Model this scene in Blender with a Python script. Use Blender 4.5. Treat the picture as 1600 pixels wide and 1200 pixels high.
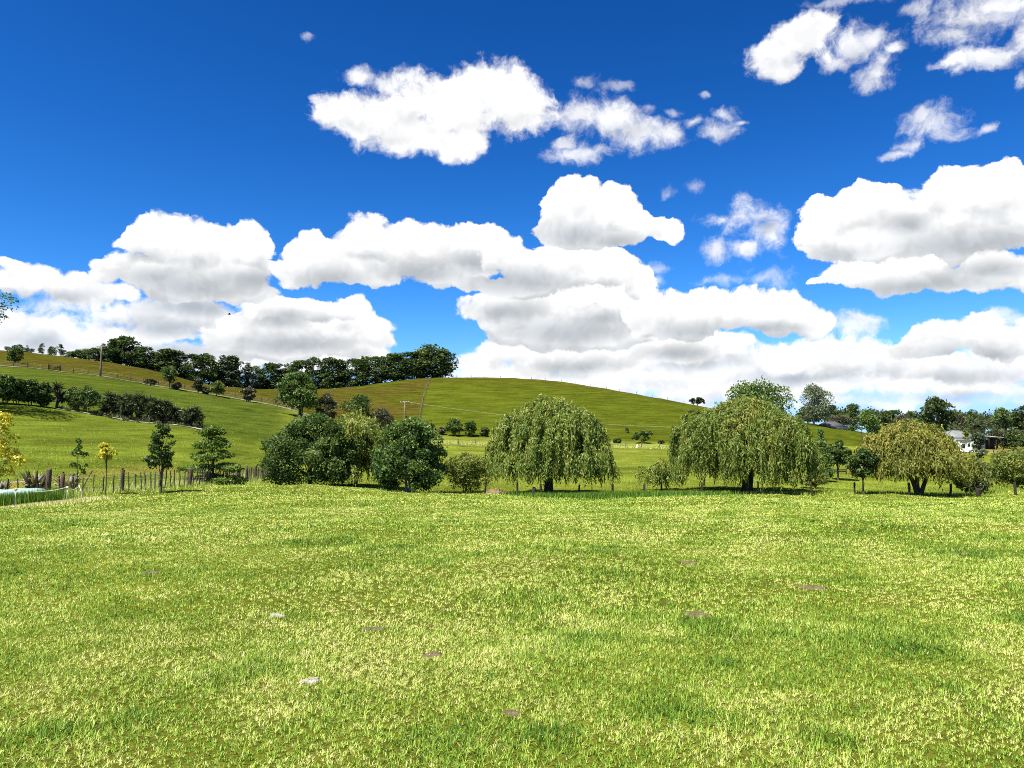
import bpy, math, random
import numpy as np
from mathutils import Vector

for _o in list(bpy.data.objects):
    bpy.data.objects.remove(_o)
SC = bpy.context.scene
COL = SC.collection
RNG = np.random.default_rng(11)

# ------------------------------------------------------------------ camera
EYE = 1.65                      # eye height above the grass
FPX = 1200.0                    # focal length in pixels of a 1600 px wide frame
PITCH = math.atan(80.0 / FPX)   # the phone is tipped slightly upwards
cam_data = bpy.data.cameras.new("camera")
cam_data.sensor_width = 36.0
cam_data.lens = 36.0 * FPX / 1600.0
cam_data.clip_start = 0.05
cam_data.clip_end = 12000.0
cam = bpy.data.objects.new("camera", cam_data)
COL.objects.link(cam)
cam.location = (0, 0, EYE)
cam.rotation_euler = (math.radians(90) + PITCH, 0, 0)
SC.camera = cam
SC.render.resolution_x, SC.render.resolution_y = 1024, 768

# ------------------------------------------------------------------ sun
SUN_TO = Vector((-0.36, -0.34, 0.87)).normalized()      # direction towards the sun
sun_data = bpy.data.lights.new("sun", "SUN")
sun_data.energy = 5.0
sun_data.angle = math.radians(0.53)
sun_data.color = (1.0, 0.95, 0.86)
sun = bpy.data.objects.new("sun", sun_data)
COL.objects.link(sun)
sun.location = (-40, -40, 120)
sun.rotation_euler = (-SUN_TO).to_track_quat("-Z", "Y").to_euler()

# ------------------------------------------------------------------ exposure
VS = SC.view_settings
VS.view_transform = "Standard"
VS.look = "None"
VS.exposure = 1.35
VS.gamma = 1.0
VS.use_curve_mapping = False
SC.render.engine = "CYCLES"
CY = SC.cycles
CY.max_bounces = 4
CY.diffuse_bounces = 1
CY.glossy_bounces = 2
CY.transmission_bounces = 3
CY.transparent_max_bounces = 6
CY.caustics_reflective = False
CY.caustics_refractive = False
CY.use_denoising = False
CY.filter_width = 1.0            # crisp, like the sharpened phone picture

# ------------------------------------------------------------------ world: clear blue sky with drifting cumulus
def ray_of(px, py):
    u, v = (px - 800.0) / FPX, (600.0 - py) / FPX
    c, s = math.cos(PITCH), math.sin(PITCH)
    d = Vector((u, c - v * s, s + v * c))
    return d.normalized()

def sky_xy(px, py):             # stereographic chart of the sky, the same all round the horizon
    d = ray_of(px, py)
    return Vector((2 * d.x / (1 + d.y), 2 * d.z / (1 + d.y)))

world = bpy.data.worlds.new("World")
SC.world = world
world.use_nodes = True
NT = world.node_tree
NT.nodes.clear()

def nd(kind, **kw):
    n = NT.nodes.new(kind)
    for k, v in kw.items():
        setattr(n, k, v)
    return n

def setin(n, i, v):
    if isinstance(v, bpy.types.NodeSocket):
        NT.links.new(v, n.inputs[i])
    else:
        n.inputs[i].default_value = v

def mth(op, a, b=0.0, c=0.0, clamp=False):
    n = nd("ShaderNodeMath", operation=op, use_clamp=clamp)
    setin(n, 0, a); setin(n, 1, b); setin(n, 2, c)
    return n.outputs[0]

def vmth(op, a, b=(0, 0, 0), c=(0, 0, 0)):
    n = nd("ShaderNodeVectorMath", operation=op)
    setin(n, 0, a); setin(n, 1, b)
    if op == "MULTIPLY_ADD":
        setin(n, 2, c)
    return n.outputs[1 if op in ("LENGTH", "DOT_PRODUCT") else 0]

def ramp(v, a, b, lo=0.0, hi=1.0, kind="SMOOTHSTEP"):
    n = nd("ShaderNodeMapRange", interpolation_type=kind, clamp=True)
    setin(n, 0, v); setin(n, 1, a); setin(n, 2, b); setin(n, 3, lo); setin(n, 4, hi)
    return n.outputs[0]

def mixc(f, a, b):
    n = nd("ShaderNodeMix", data_type="RGBA")
    setin(n, 0, f); setin(n, 6, a); setin(n, 7, b)
    return n.outputs[2]

def noise(vec, scale, detail, rough, col=False, dist=0.0):
    n = nd("ShaderNodeTexNoise", noise_dimensions="2D")
    setin(n, 0, vec)
    n.inputs["Scale"].default_value = scale
    n.inputs["Detail"].default_value = detail
    n.inputs["Roughness"].default_value = rough
    n.inputs["Distortion"].default_value = dist
    return n.outputs[1 if col else 0]

# (puffs (cx, cy, rx, ry), grey undersides, softness, opacity) listed from far to near
CLOUDS = [
 # low banks on the horizon, left, centre and right
 dict(p=[(60,520,90,38),(180,535,90,26),(330,560,210,26),(10,545,80,26),(520,565,130,18),(115,560,90,22)],
      g=[(60,535,50,10),(260,552,90,8)], s=.40, o=.93),
 dict(p=[(820,592,120,34),(960,588,190,40),(1120,590,160,46),(1280,592,160,32),(1440,596,160,22),(1010,560,170,30),(760,575,56,22)],
      g=[(890,575,60,7),(1080,565,70,8),(1240,590,90,7)], s=.42, o=.95),
 dict(p=[(1380,628,260,10),(1560,612,130,12),(1240,612,170,12)], g=[(1500,618,80,4)], s=.6, o=.7),
 dict(p=[(1600,560,110,36),(1470,575,150,24),(1310,555,120,32),(1230,560,70,30)], g=[(1330,585,70,8),(1500,590,90,8)], s=.40, o=.94),
 # left, small ones under the long bank
 dict(p=[(40,438,62,26),(110,455,60,24),(170,462,50,20),(10,415,30,10)], g=[(70,468,70,8)], s=.34, o=.96),
 dict(p=[(90,478,60,12),(180,505,60,18),(40,500,36,20)], g=[(180,515,40,6)], s=.6, o=.8),
 dict(p=[(235,495,75,30),(310,490,80,26),(250,520,60,14)], g=[(260,512,80,9),(300,478,80,8)], s=.40, o=.95),
 # the broad one over the ridge trees
 dict(p=[(400,522,92,42),(480,500,62,36),(545,488,42,26),(570,525,52,34),(470,545,150,22),(350,525,44,30),(490,525,110,34)],
      g=[(450,538,120,10),(430,500,50,8)], s=.26, o=1.0),
 dict(p=[(415,480,55,20),(480,482,50,20),(550,482,32,20)], g=[(510,508,60,7),(440,496,40,6)], s=.32, o=1.0),
 # stacked banks in the middle
 dict(p=[(900,560,150,34),(1060,545,110,26),(800,545,55,30),(1120,530,60,22)], g=[(900,572,80,6),(1060,556,60,6)], s=.36, o=1.0),
 dict(p=[(780,492,76,34),(870,500,120,40),(970,470,60,56),(990,510,60,26),(880,460,110,30),(830,515,80,30),(930,520,80,30)],
      g=[(880,520,110,15),(790,490,50,10),(940,500,50,8)], s=.24, o=1.0),
 dict(p=[(1080,490,85,40),(1150,480,80,36),(1220,492,66,32),(1270,506,36,22),(1010,500,40,26)],
      g=[(1090,522,90,10),(1200,515,60,6)], s=.22, o=1.0),
 dict(p=[(1320,512,44,16),(1345,500,26,12)], g=[], s=.6, o=.8),
 dict(p=[(1190,438,36,16),(1130,440,34,8),(1025,420,18,9),(1028,445,12,10)], g=[], s=.85, o=.45),
 # the long bank
 dict(p=[(260,378,72,48),(225,372,40,26),(325,382,64,42),(392,386,42,42),(170,428,40,24),(250,425,95,32),(360,425,75,36),(330,455,120,22)],
      g=[(300,448,120,15),(240,438,70,10),(390,440,60,10)], s=.20, o=1.0),
 dict(p=[(500,400,62,38),(575,372,50,42),(650,385,60,38),(720,385,56,40),(770,375,32,26),(560,420,110,30),(700,420,110,34),(450,425,40,26)],
      g=[(520,440,70,13),(660,425,80,14),(600,455,90,6),(740,410,50,12)], s=.20, o=1.0),
 dict(p=[(830,420,80,42),(900,415,70,40),(960,418,46,36),(1000,440,24,30),(800,448,90,18),(790,400,50,34)],
      g=[(800,440,90,14),(930,452,60,9)], s=.20, o=1.0),
 # single cumulus
 dict(p=[(880,330,46,44),(905,308,44,34),(950,325,52,40),(985,350,44,30),(1035,358,38,24),(870,362,48,24),(940,372,80,18),(925,345,62,40)],
      g=[(890,370,62,13),(960,378,60,7)], s=.17, o=1.0),
 dict(p=[(1165,338,36,26),(1205,368,28,28),(1115,392,19,18),(1125,342,24,9),(1190,335,26,16),(1165,388,22,9)], g=[(1185,350,16,7)], s=.55, o=.86),
 dict(p=[(1046,298,15,9),(1076,290,14,9)], g=[], s=.9, o=.4),
 # big one on the right
 dict(p=[(1290,362,50,52),(1340,330,54,46),(1385,305,26,22),(1420,345,70,55),(1490,305,64,46),(1555,300,62,48),(1620,330,70,66),(1500,360,120,60),(1300,385,56,26),(1365,378,90,44),(1430,380,90,44)],
      g=[(1500,385,130,19),(1560,380,80,14),(1310,398,44,10),(1420,352,50,10)], s=.16, o=1.0),
 dict(p=[(1350,430,70,24),(1440,432,110,30),(1560,425,110,32),(1660,430,90,34),(1300,444,34,9)],
      g=[(1440,447,120,9),(1540,425,60,7)], s=.24, o=1.0),
 dict(p=[(1480,520,66,28),(1530,510,46,22),(1570,535,60,30),(1440,542,60,20),(1640,520,60,40)], g=[(1490,556,70,13),(1560,556,50,8)], s=.26, o=1.0),
 dict(p=[(1560,490,26,8),(1590,500,24,10)], g=[], s=.7, o=.6),
 # upper sky
 dict(p=[(540,180,50,36),(600,185,66,44),(690,170,80,60),(770,135,60,46),(800,165,62,50),(720,222,52,32),(640,205,90,32),(835,160,26,24)],
      g=[(560,205,50,8),(640,180,30,7),(800,190,40,6),(600,225,50,5)], k=.38, s=.42, o=1.0),
 dict(p=[(560,120,28,15),(605,130,24,14),(505,172,20,10)], g=[], k=.38, s=.62, o=.85),
 dict(p=[(905,175,40,26),(945,185,46,26),(1000,208,46,22),(1045,208,40,17),(1085,195,20,9)], g=[(970,205,40,6)], k=.38, s=.50, o=.9),
 dict(p=[(915,240,48,15),(880,225,16,12)], g=[(930,250,22,5)], k=.38, s=.62, o=.78),
 dict(p=[(1125,200,34,15),(1130,182,18,12),(1155,190,14,6)], g=[], k=.38, s=.7, o=.72),
 dict(p=[(920,130,20,9),(965,136,22,9),(1050,178,14,7),(1015,170,12,8),(1100,152,9,5),(480,52,12,5)], g=[], k=.38, s=1.0, o=.38),
 dict(p=[(1215,88,46,34),(1255,55,52,40),(1225,110,32,16),(1285,40,28,24)], g=[(1240,95,30,7)], k=.38, s=.44, o=.95),
 dict(p=[(1330,72,30,30),(1360,60,34,20),(1305,95,32,16),(1365,118,36,18),(1375,95,20,16),(1395,75,16,12)], g=[(1330,95,18,6)], k=.38, s=.62, o=.82),
 dict(p=[(1320,0,60,9),(1415,12,14,10)], g=[], k=.38, s=.8, o=.45),
 dict(p=[(1520,30,74,38),(1560,10,70,30),(1490,55,46,16),(1545,88,46,20),(1620,40,40,40),(1490,95,30,8)], g=[(1520,48,50,9),(1550,98,30,6)], k=.38, s=.50, o=.92),
 dict(p=[(1458,192,38,26),(1480,210,30,16),(1430,225,30,12),(1405,242,24,7),(1440,180,20,12),(1535,203,18,8),(1600,128,14,12)], g=[(1465,212,20,6)], k=.38, s=.66, o=.72),
]


CREAM, GREY = (1.0, 1.0, 1.0, 1), (0.41, 0.45, 0.49, 1)
CLOUD_LIGHT = 0.43

def puff_field(vec, items, k):
    d = None
    for cx, cy, rx, ry in items:
        c = sky_xy(cx, cy)
        ax = abs(sky_xy(cx + rx, cy).x - sky_xy(cx - rx, cy).x) / 2
        ay = abs(sky_xy(cx, cy - ry).y - sky_xy(cx, cy + ry).y) / 2
        q = vmth("LENGTH", vmth("MULTIPLY_ADD", vec, (1 / ax, 1 / ay, 0), (-c.x / ax, -c.y / ay, 0)))
        d = q if d is None else mth("SMOOTH_MIN", d, q, k)
    return d

def cloud_group(i, c):
    """one cloud as a node group: sky colour behind it in, sky colour with the cloud over it out"""
    global NT
    top = NT
    g = bpy.data.node_groups.new("cumulus_%d" % i, "ShaderNodeTree")
    for nm, ty in (("Sky", "NodeSocketColor"), ("Ragged", "NodeSocketVector"), ("Smooth", "NodeSocketVector"),
                   ("Fine", "NodeSocketFloat"), ("Relief", "NodeSocketFloat"), ("Billow", "NodeSocketFloat")):
        g.interface.new_socket(nm, in_out="INPUT", socket_type=ty)
    g.interface.new_socket("Sky", in_out="OUTPUT", socket_type="NodeSocketColor")
    NT = g
    gi, go = nd("NodeGroupInput"), nd("NodeGroupOutput")
    S, R, Q, N, L, B = [gi.outputs[k] for k in range(6)]
    soft = c["s"]
    crisp = max(0.0, min(1.0, (0.50 - soft) / 0.2))       # heaped cumulus against torn wisps
    d0 = puff_field(R, c["p"], 0.25)
    if crisp > 0:
        d = mth("POWER", d0, 1.0 + 0.9 * crisp)
        dn = mth("MULTIPLY_ADD", mth("SUBTRACT", N, 0.5), 1.0 * crisp + 2.4 * (1 - crisp), d)
        dn = mth("MULTIPLY_ADD", mth("SUBTRACT", B, 0.56), 0.60 * crisp, dn)
        a = ramp(dn, 1.0 + soft * (0.75 - 0.2 * crisp), 1.0 - soft * (1.15 - 0.5 * crisp), 0.0, c["o"])
        # undersides: more cloud overhead than at the place itself
        up = puff_field(vmth("ADD", Q, (0.0, 0.030, 0.0)), c["p"], 0.25)
        base = mth("MULTIPLY", ramp(up, 1.0, 0.25, 0.0, 0.66 * crisp), ramp(d0, 0.10, 0.80))
    else:
        dn = mth("MULTIPLY_ADD", mth("SUBTRACT", N, 0.5), 2.3 + 1.6 * soft, d0)
        a = ramp(dn, 1.45, 0.0, 0.0, c["o"])
        base = ramp(dn, 0.2, 1.0, 0.0, 0.14)
    if c["g"]:
        gf = puff_field(Q, [(x, y, rx, ry * 1.5 + 3) for x, y, rx, ry in c["g"]], 0.6)
        grey = mth("MAXIMUM", base, ramp(gf, 1.9, 0.0, 0.0, c.get("k", 0.86)))
    else:
        grey = base
    tone = mixc(grey, CREAM, GREY)
    lit = mth("MULTIPLY", L, CLOUD_LIGHT)
    v = nd("ShaderNodeVectorMath", operation="SCALE")
    setin(v, 0, tone); setin(v, 3, lit)
    setin(go, 0, mixc(a, S, v.outputs[0]))
    NT = top
    xs = [q[0] - q[2] * 1.35 - 35 for q in c["p"]] + [q[0] + q[2] * 1.35 + 35 for q in c["p"]]
    ys = [q[1] - q[3] * 1.35 - 35 for q in c["p"]] + [q[1] + q[3] * 1.35 + 35 for q in c["p"]]
    lo, hi = sky_xy(min(xs), max(ys)), sky_xy(max(xs), min(ys))
    corner = [sky_xy(x, y) for x in (min(xs), max(xs)) for y in (min(ys), max(ys))]
    return g, min(q.x for q in corner), max(q.x for q in corner), min(q.y for q in corner), max(q.y for q in corner)

GROUPS = [cloud_group(i, c) for i, c in enumerate(CLOUDS)]

tc = nd("ShaderNodeTexCoord")
sep = nd("ShaderNodeSeparateXYZ"); setin(sep, 0, tc.outputs["Generated"])
den = mth("DIVIDE", 2.0, mth("MAXIMUM", mth("ADD", sep.outputs[1], 1.0), 0.02))
cmb = nd("ShaderNodeCombineXYZ")
setin(cmb, 0, mth("MULTIPLY", sep.outputs[0], den))
setin(cmb, 1, mth("MULTIPLY", sep.outputs[2], den))
P = cmb.outputs[0]
PX, PY = mth("MULTIPLY", sep.outputs[0], den), mth("MULTIPLY", sep.outputs[2], den)

sky = nd("ShaderNodeTexSky", sky_type="NISHITA")
sky.sun_disc = False
sky.sun_elevation = math.asin(SUN_TO.z)
sky.sun_rotation = math.atan2(SUN_TO.x, SUN_TO.y)
sky.altitude = 300
sky.air_density = 1.0
sky.dust_density = 0.2
sky.ozone_density = 4.0
SKY_STRENGTH = 0.08
blue = vmth("MULTIPLY", sky.outputs[0], (SKY_STRENGTH,) * 3)
bs = nd("ShaderNodeSeparateXYZ"); setin(bs, 0, blue)                 # deep, polarised blue of the phone picture
bc = nd("ShaderNodeCombineXYZ")
for _k, (_gain, _pow) in enumerate(((2.76, 2.64), (1.21, 1.73), (1.41, 1.6))):
    setin(bc, _k, mth("MULTIPLY", mth("POWER", bs.outputs[_k], _pow), _gain))
blue = vmth("MINIMUM", bc.outputs[0], (0.20, 0.34, 1.0))      # pale blue, never white, down at the horizon

# ragged cloud edges: the chart is bent by a fine turbulence before the puffs are laid out
w1 = noise(P, 17.0, 7.0, 0.56, col=True)
PW = vmth("MULTIPLY_ADD", vmth("SUBTRACT", w1, (0.5, 0.5, 0.5)), (0.034, 0.030, 0.0), P)
w2 = noise(P, 9.0, 2.0, 0.5, col=True)
PS = vmth("MULTIPLY_ADD", vmth("SUBTRACT", w2, (0.5, 0.5, 0.5)), (0.05, 0.014, 0.0), P)
N1 = noise(PW, 24.0, 8.0, 0.66)
def billow(vec):
    n = nd("ShaderNodeTexVoronoi", voronoi_dimensions="2D", feature="F1")
    setin(n, "Vector", vec)
    n.inputs["Scale"].default_value = 19.0
    n.inputs["Detail"].default_value = 2.0
    n.inputs["Roughness"].default_value = 0.55
    n.inputs["Lacunarity"].default_value = 2.3
    return n.outputs["Distance"]
BIL = billow(PW)
B2 = billow(vmth("ADD", PW, (-0.006, 0.014, 0.0)))
relief = ramp(mth("SUBTRACT", B2, BIL), -0.30, 0.30, 0.92, 1.10, "LINEAR")   # billows: sunny side against far side
GEN = noise(P, 2.3, 6.0, 0.52)

SKY_IN = (("X", "NodeSocketFloat"), ("Y", "NodeSocketFloat"), ("Sky", "NodeSocketColor"), ("Ragged", "NodeSocketVector"),
          ("Smooth", "NodeSocketVector"), ("Fine", "NodeSocketFloat"), ("Relief", "NodeSocketFloat"), ("Billow", "NodeSocketFloat"))

def pick(fac, a, b):
    m = nd("ShaderNodeMixShader"); setin(m, 0, fac)
    NT.links.new(a, m.inputs[1]); NT.links.new(b, m.inputs[2])
    return m.outputs[0]

PIECES = []
def sky_piece(x0, x1, y0, y1, depth):
    """node group for one piece of the sky: either two halves or all clouds that touch it, far to near"""
    global NT
    top = NT
    here = [c for c in GROUPS if c[1] < x1 and c[2] > x0 and c[3] < y1 and c[4] > y0]
    kids = None
    if depth and len(here) > 2:
        along_x = (x1 - x0) > (y1 - y0)
        m = (x0 + x1) / 2 if along_x else (y0 + y1) / 2
        kids = (sky_piece(x0, m, y0, y1, depth - 1), sky_piece(m, x1, y0, y1, depth - 1)) if along_x else \
               (sky_piece(x0, x1, y0, m, depth - 1), sky_piece(x0, x1, m, y1, depth - 1))
    g = bpy.data.node_groups.new("sky_piece", "ShaderNodeTree")
    for nm, ty in SKY_IN:
        g.interface.new_socket(nm, in_out="INPUT", socket_type=ty)
    g.interface.new_socket("Shader", in_out="OUTPUT", socket_type="NodeSocketShader")
    NT = g
    gi, go = nd("NodeGroupInput"), nd("NodeGroupOutput")
    if kids:
        out = []
        for k in kids:
            n = nd("ShaderNodeGroup"); n.node_tree = k
            for i in range(8):
                setin(n, i, gi.outputs[i])
            out.append(n.outputs[0])
        setin(go, 0, pick(mth("GREATER_THAN", gi.outputs[0 if along_x else 1], m), out[0], out[1]))
    else:
        col = gi.outputs[2]
        PIECES.append(1)                    # a hair's shift keeps each piece's clouds separate, so only one piece is worked out per ray
        key = (len(PIECES) * 2e-7, 0.0, 0.0)
        rag, smo = vmth("ADD", gi.outputs[3], key), vmth("ADD", gi.outputs[4], key)
        for c in here:
            n = nd("ShaderNodeGroup"); n.node_tree = c[0]
            for k, v in enumerate((col, rag, smo, gi.outputs[5], gi.outputs[6], gi.outputs[7])):
                setin(n, k, v)
            col = n.outputs[0]
        bgn = nd("ShaderNodeBackground"); setin(bgn, 0, col); bgn.inputs[1].default_value = 1.0
        setin(go, 0, bgn.outputs[0])
    NT = top
    return g

X0, X1, Y0, Y1 = -0.84, 0.84, 0.0, 0.68
chart = nd("ShaderNodeGroup"); chart.node_tree = sky_piece(X0, X1, Y0, Y1, 8)
for _k, _v in enumerate((PX, PY, blue, PW, PS, N1, relief, BIL)):
    setin(chart, _k, _v)
charted = chart.outputs[0]
# the rest of the sky goes on with the same scattered cumulus
tone = mixc(ramp(GEN, 0.58, 0.74, 0.0, 0.8), CREAM, GREY)
vv = nd("ShaderNodeVectorMath", operation="SCALE"); setin(vv, 0, tone); setin(vv, 3, mth("MULTIPLY", relief, CLOUD_LIGHT))
rest_col = mixc(ramp(GEN, 0.56, 0.63), blue, vv.outputs[0])
rb = nd("ShaderNodeBackground"); setin(rb, 0, rest_col); rb.inputs[1].default_value = 1.0
inx = mth("LESS_THAN", mth("ABSOLUTE", PX), X1)
iny = mth("MULTIPLY", mth("GREATER_THAN", PY, Y0), mth("LESS_THAN", PY, Y1))
front = mth("MULTIPLY", inx, iny)
above = pick(front, rb.outputs[0], charted)
low = nd("ShaderNodeBackground"); setin(low, 0, (0.07, 0.08, 0.03, 1)); low.inputs[1].default_value = 1.0
whole = pick(mth("GREATER_THAN", sep.outputs[2], -0.004), low.outputs[0], above)
wo = nd("ShaderNodeOutputWorld"); NT.links.new(whole, wo.inputs[0])
world.cycles.sampling_method = "NONE"

# ================================================================== helpers
def ground_px(px, Y):                    # column of the photograph -> X at depth Y
    return (px - 800.0) / FPX * Y

def tan_of(px, py):                      # height above the eye per metre of depth
    d = ray_of(px, py)
    return d.z / d.y

def mat(name, rough=0.8, spec=0.2):
    m = bpy.data.materials.new(name)
    m.use_nodes = True
    b = m.node_tree.nodes["Principled BSDF"]
    b.inputs["Roughness"].default_value = rough
    b.inputs["Specular IOR Level"].default_value = spec
    return m, m.node_tree, b

def mnode(nt, kind, ins=None, **kw):
    n = nt.nodes.new(kind)
    for k, v in kw.items():
        setattr(n, k, v)
    for k, v in (ins or {}).items():
        if isinstance(v, bpy.types.NodeSocket):
            nt.links.new(v, n.inputs[k])
        else:
            n.inputs[k].default_value = v
    return n

def simple_mat(name, c0, c1, scale=6.0, rough=0.8, spec=0.2, bump=0.0, detail=5.0, stretch=None):
    m, nt, b = mat(name, rough, spec)
    tcn = mnode(nt, "ShaderNodeTexCoord")
    v = tcn.outputs["Object"]
    if stretch:
        v = mnode(nt, "ShaderNodeVectorMath", {0: v, 1: stretch}, operation="MULTIPLY").outputs[0]
    n = mnode(nt, "ShaderNodeTexNoise", {"Vector": v, "Scale": scale, "Detail": detail, "Roughness": 0.6})
    r = mnode(nt, "ShaderNodeMapRange", {0: n.outputs[0], 1: 0.3, 2: 0.7})
    mx = mnode(nt, "ShaderNodeMix", {0: r.outputs[0], 6: (*c0, 1), 7: (*c1, 1)}, data_type="RGBA")
    nt.links.new(mx.outputs[2], b.inputs["Base Color"])
    if bump:
        bp = mnode(nt, "ShaderNodeBump", {"Strength": bump, "Distance": 0.05, "Height": n.outputs[0]})
        nt.links.new(bp.outputs[0], b.inputs["Normal"])
    return m

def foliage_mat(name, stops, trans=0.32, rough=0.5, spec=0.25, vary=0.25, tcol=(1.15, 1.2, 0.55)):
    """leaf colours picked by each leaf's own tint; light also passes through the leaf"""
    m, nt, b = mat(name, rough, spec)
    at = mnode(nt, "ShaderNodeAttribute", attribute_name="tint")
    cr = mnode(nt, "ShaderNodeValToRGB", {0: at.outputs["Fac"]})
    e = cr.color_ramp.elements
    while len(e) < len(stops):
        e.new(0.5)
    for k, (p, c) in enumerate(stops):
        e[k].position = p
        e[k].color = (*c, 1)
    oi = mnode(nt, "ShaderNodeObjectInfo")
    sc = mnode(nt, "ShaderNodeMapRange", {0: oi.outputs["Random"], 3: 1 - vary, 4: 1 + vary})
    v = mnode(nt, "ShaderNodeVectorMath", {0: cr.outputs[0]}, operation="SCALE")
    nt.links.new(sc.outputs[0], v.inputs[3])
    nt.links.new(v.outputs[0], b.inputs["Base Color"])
    if trans > 0:
        tv = mnode(nt, "ShaderNodeVectorMath", {0: v.outputs[0], 1: tcol}, operation="MULTIPLY")
        tr = mnode(nt, "ShaderNodeBsdfTranslucent", {0: tv.outputs[0]})
        mx = mnode(nt, "ShaderNodeMixShader", {0: trans, 1: b.outputs[0], 2: tr.outputs[0]})
        nt.links.new(mx.outputs[0], nt.nodes["Material Output"].inputs[0])
    return m

class Buf:
    """collects vertices, quads and a tint per face; build() makes ONE mesh"""
    def __init__(self):
        self.v, self.f, self.t, self.n = [], [], [], 0
    def add(self, verts, quads, tint=0.5):
        verts = np.asarray(verts, np.float32).reshape(-1, 3)
        quads = np.asarray(quads, np.int64).reshape(-1, 4)
        self.v.append(verts)
        self.f.append(quads + self.n)
        t = np.empty(len(quads), np.float32); t[:] = tint
        self.t.append(t)
        self.n += len(verts)
        return self
    def box(self, lo, hi, tint=0.5):
        (a, b, c), (d, e, f) = lo, hi
        vs = [(a,b,c),(d,b,c),(d,e,c),(a,e,c),(a,b,f),(d,b,f),(d,e,f),(a,e,f)]
        return self.add(vs, [(0,3,2,1),(4,5,6,7),(0,1,5,4),(1,2,6,5),(2,3,7,6),(3,0,4,7)], tint)
    def tube(self, pts, rad, sides=7, tint=0.5):
        pts = np.asarray(pts, float); rad = np.asarray(rad, float)
        n = len(pts)
        d = np.gradient(pts, axis=0)
        d /= np.linalg.norm(d, axis=1)[:, None] + 1e-9
        ref = np.where(np.abs(d[:, 2:3]) > 0.9, np.array([[1.0, 0, 0]]), np.array([[0, 0, 1.0]]))
        a = np.cross(d, ref); a /= np.linalg.norm(a, axis=1)[:, None] + 1e-9
        b = np.cross(d, a)
        th = np.arange(sides) / sides * 2 * math.pi
        ring = (np.cos(th)[None, :, None] * a[:, None] + np.sin(th)[None, :, None] * b[:, None]) * rad[:, None, None] + pts[:, None]
        vs = np.concatenate([ring.reshape(-1, 3), pts[-1:], pts[:1]])
        q = []
        for i in range(n - 1):
            for j in range(sides):
                k = (j + 1) % sides
                q.append((i*sides+j, i*sides+k, (i+1)*sides+k, (i+1)*sides+j))
        top, bot = n*sides, n*sides + 1
        for j in range(0, sides):
            k = (j + 1) % sides
            q.append(((n-1)*sides+j, (n-1)*sides+k, top, top))
            q.append((k, j, bot, bot))
        return self.add(vs, q, tint)
    def leaves(self, c, a, L, W, rng, tint):
        """diamond leaves: centre c, long axis a"""
        n = len(c)
        a = a / (np.linalg.norm(a, axis=1)[:, None] + 1e-9)
        r = rng.normal(size=(n, 3))
        b = np.cross(a, r); b /= np.linalg.norm(b, axis=1)[:, None] + 1e-9
        L = np.broadcast_to(L, n)[:, None] * 0.5; W = np.broadcast_to(W, n)[:, None] * 0.5
        vs = np.stack([c - a*L, c + b*W - a*L*0.1, c + a*L, c - b*W - a*L*0.1], 1).reshape(-1, 3)
        return self.add(vs, np.arange(4*n).reshape(-1, 4), tint)
    def slips(self, c, a, L, W, rng, tint):
        """narrow drooping leaves, one triangle each: base at c - a, tip at c + a"""
        n = len(c)
        a = a / (np.linalg.norm(a, axis=1)[:, None] + 1e-9)
        b = np.cross(a, rng.normal(size=(n, 3))); b /= np.linalg.norm(b, axis=1)[:, None] + 1e-9
        L = np.broadcast_to(L, n)[:, None] * 0.5; W = np.broadcast_to(W, n)[:, None] * 0.5
        vs = np.stack([c - a*L + b*W, c - a*L - b*W, c + a*L], 1).reshape(-1, 3)
        i = np.arange(n) * 3
        return self.add(vs, np.stack([i, i + 1, i + 2, i + 2], 1), tint)
    def mesh(self, name, material, smooth=False):
        me = bpy.data.meshes.new(name)
        V = np.concatenate(self.v); F = np.concatenate(self.f); T = np.concatenate(self.t)
        tri = F[:, 2] == F[:, 3]
        sizes = np.where(tri, 3, 4).astype(np.int32)
        idx = F.reshape(-1)
        if tri.any():
            keep = np.ones(F.shape, bool); keep[tri, 3] = False
            idx = F[keep]
        me.vertices.add(len(V)); me.vertices.foreach_set("co", V.astype(np.float32).reshape(-1))
        me.loops.add(len(idx)); me.loops.foreach_set("vertex_index", idx.astype(np.int32))
        st = np.zeros(len(F), np.int32); st[1:] = np.cumsum(sizes)[:-1]
        me.polygons.add(len(F)); me.polygons.foreach_set("loop_start", st)
        try:
            me.polygons.foreach_set("loop_total", sizes)
        except Exception:
            pass
        at = me.attributes.new("tint", "FLOAT", "FACE"); at.data.foreach_set("value", T.astype(np.float32))
        me.update(calc_edges=True)
        if smooth:
            me.polygons.foreach_set("use_smooth", np.ones(len(F), bool))
        me.materials.append(material)
        return me

def link(name, me, parent=None, loc=(0, 0, 0), rz=0.0, scale=None):
    o = bpy.data.objects.new(name, me)
    COL.objects.link(o)
    o.location = loc
    o.rotation_euler = (0, 0, rz)
    if scale is not None:
        o.scale = scale
    if parent is not None:
        o.parent = parent
    return o

def tag(o, label=None, cat=None, group=None, kind=None):
    if label: o["label"] = label
    if cat: o["category"] = cat
    if group: o["group"] = group
    if kind: o["kind"] = kind
    return o

def thing(name, label, cat, loc, rz=0.0, group=None, scale=None):
    o = link(name, None, None, loc, rz, scale)
    o.empty_display_size = 0.5
    return tag(o, label, cat, group)

ORD = ["first","second","third","fourth","fifth","sixth","seventh","eighth","ninth","tenth","eleventh","twelfth","thirteenth","fourteenth","fifteenth","sixteenth","seventeenth","eighteenth","nineteenth","twentieth"]
def ordinal(i):
    if i < 20: return ORD[i]
    tens = ["twent", "thirt", "fort", "fift"][(i + 1) // 10 - 2]
    u = (i + 1) % 10
    return tens + "ieth" if u == 0 else tens + "y-" + ORD[u - 1]

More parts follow.
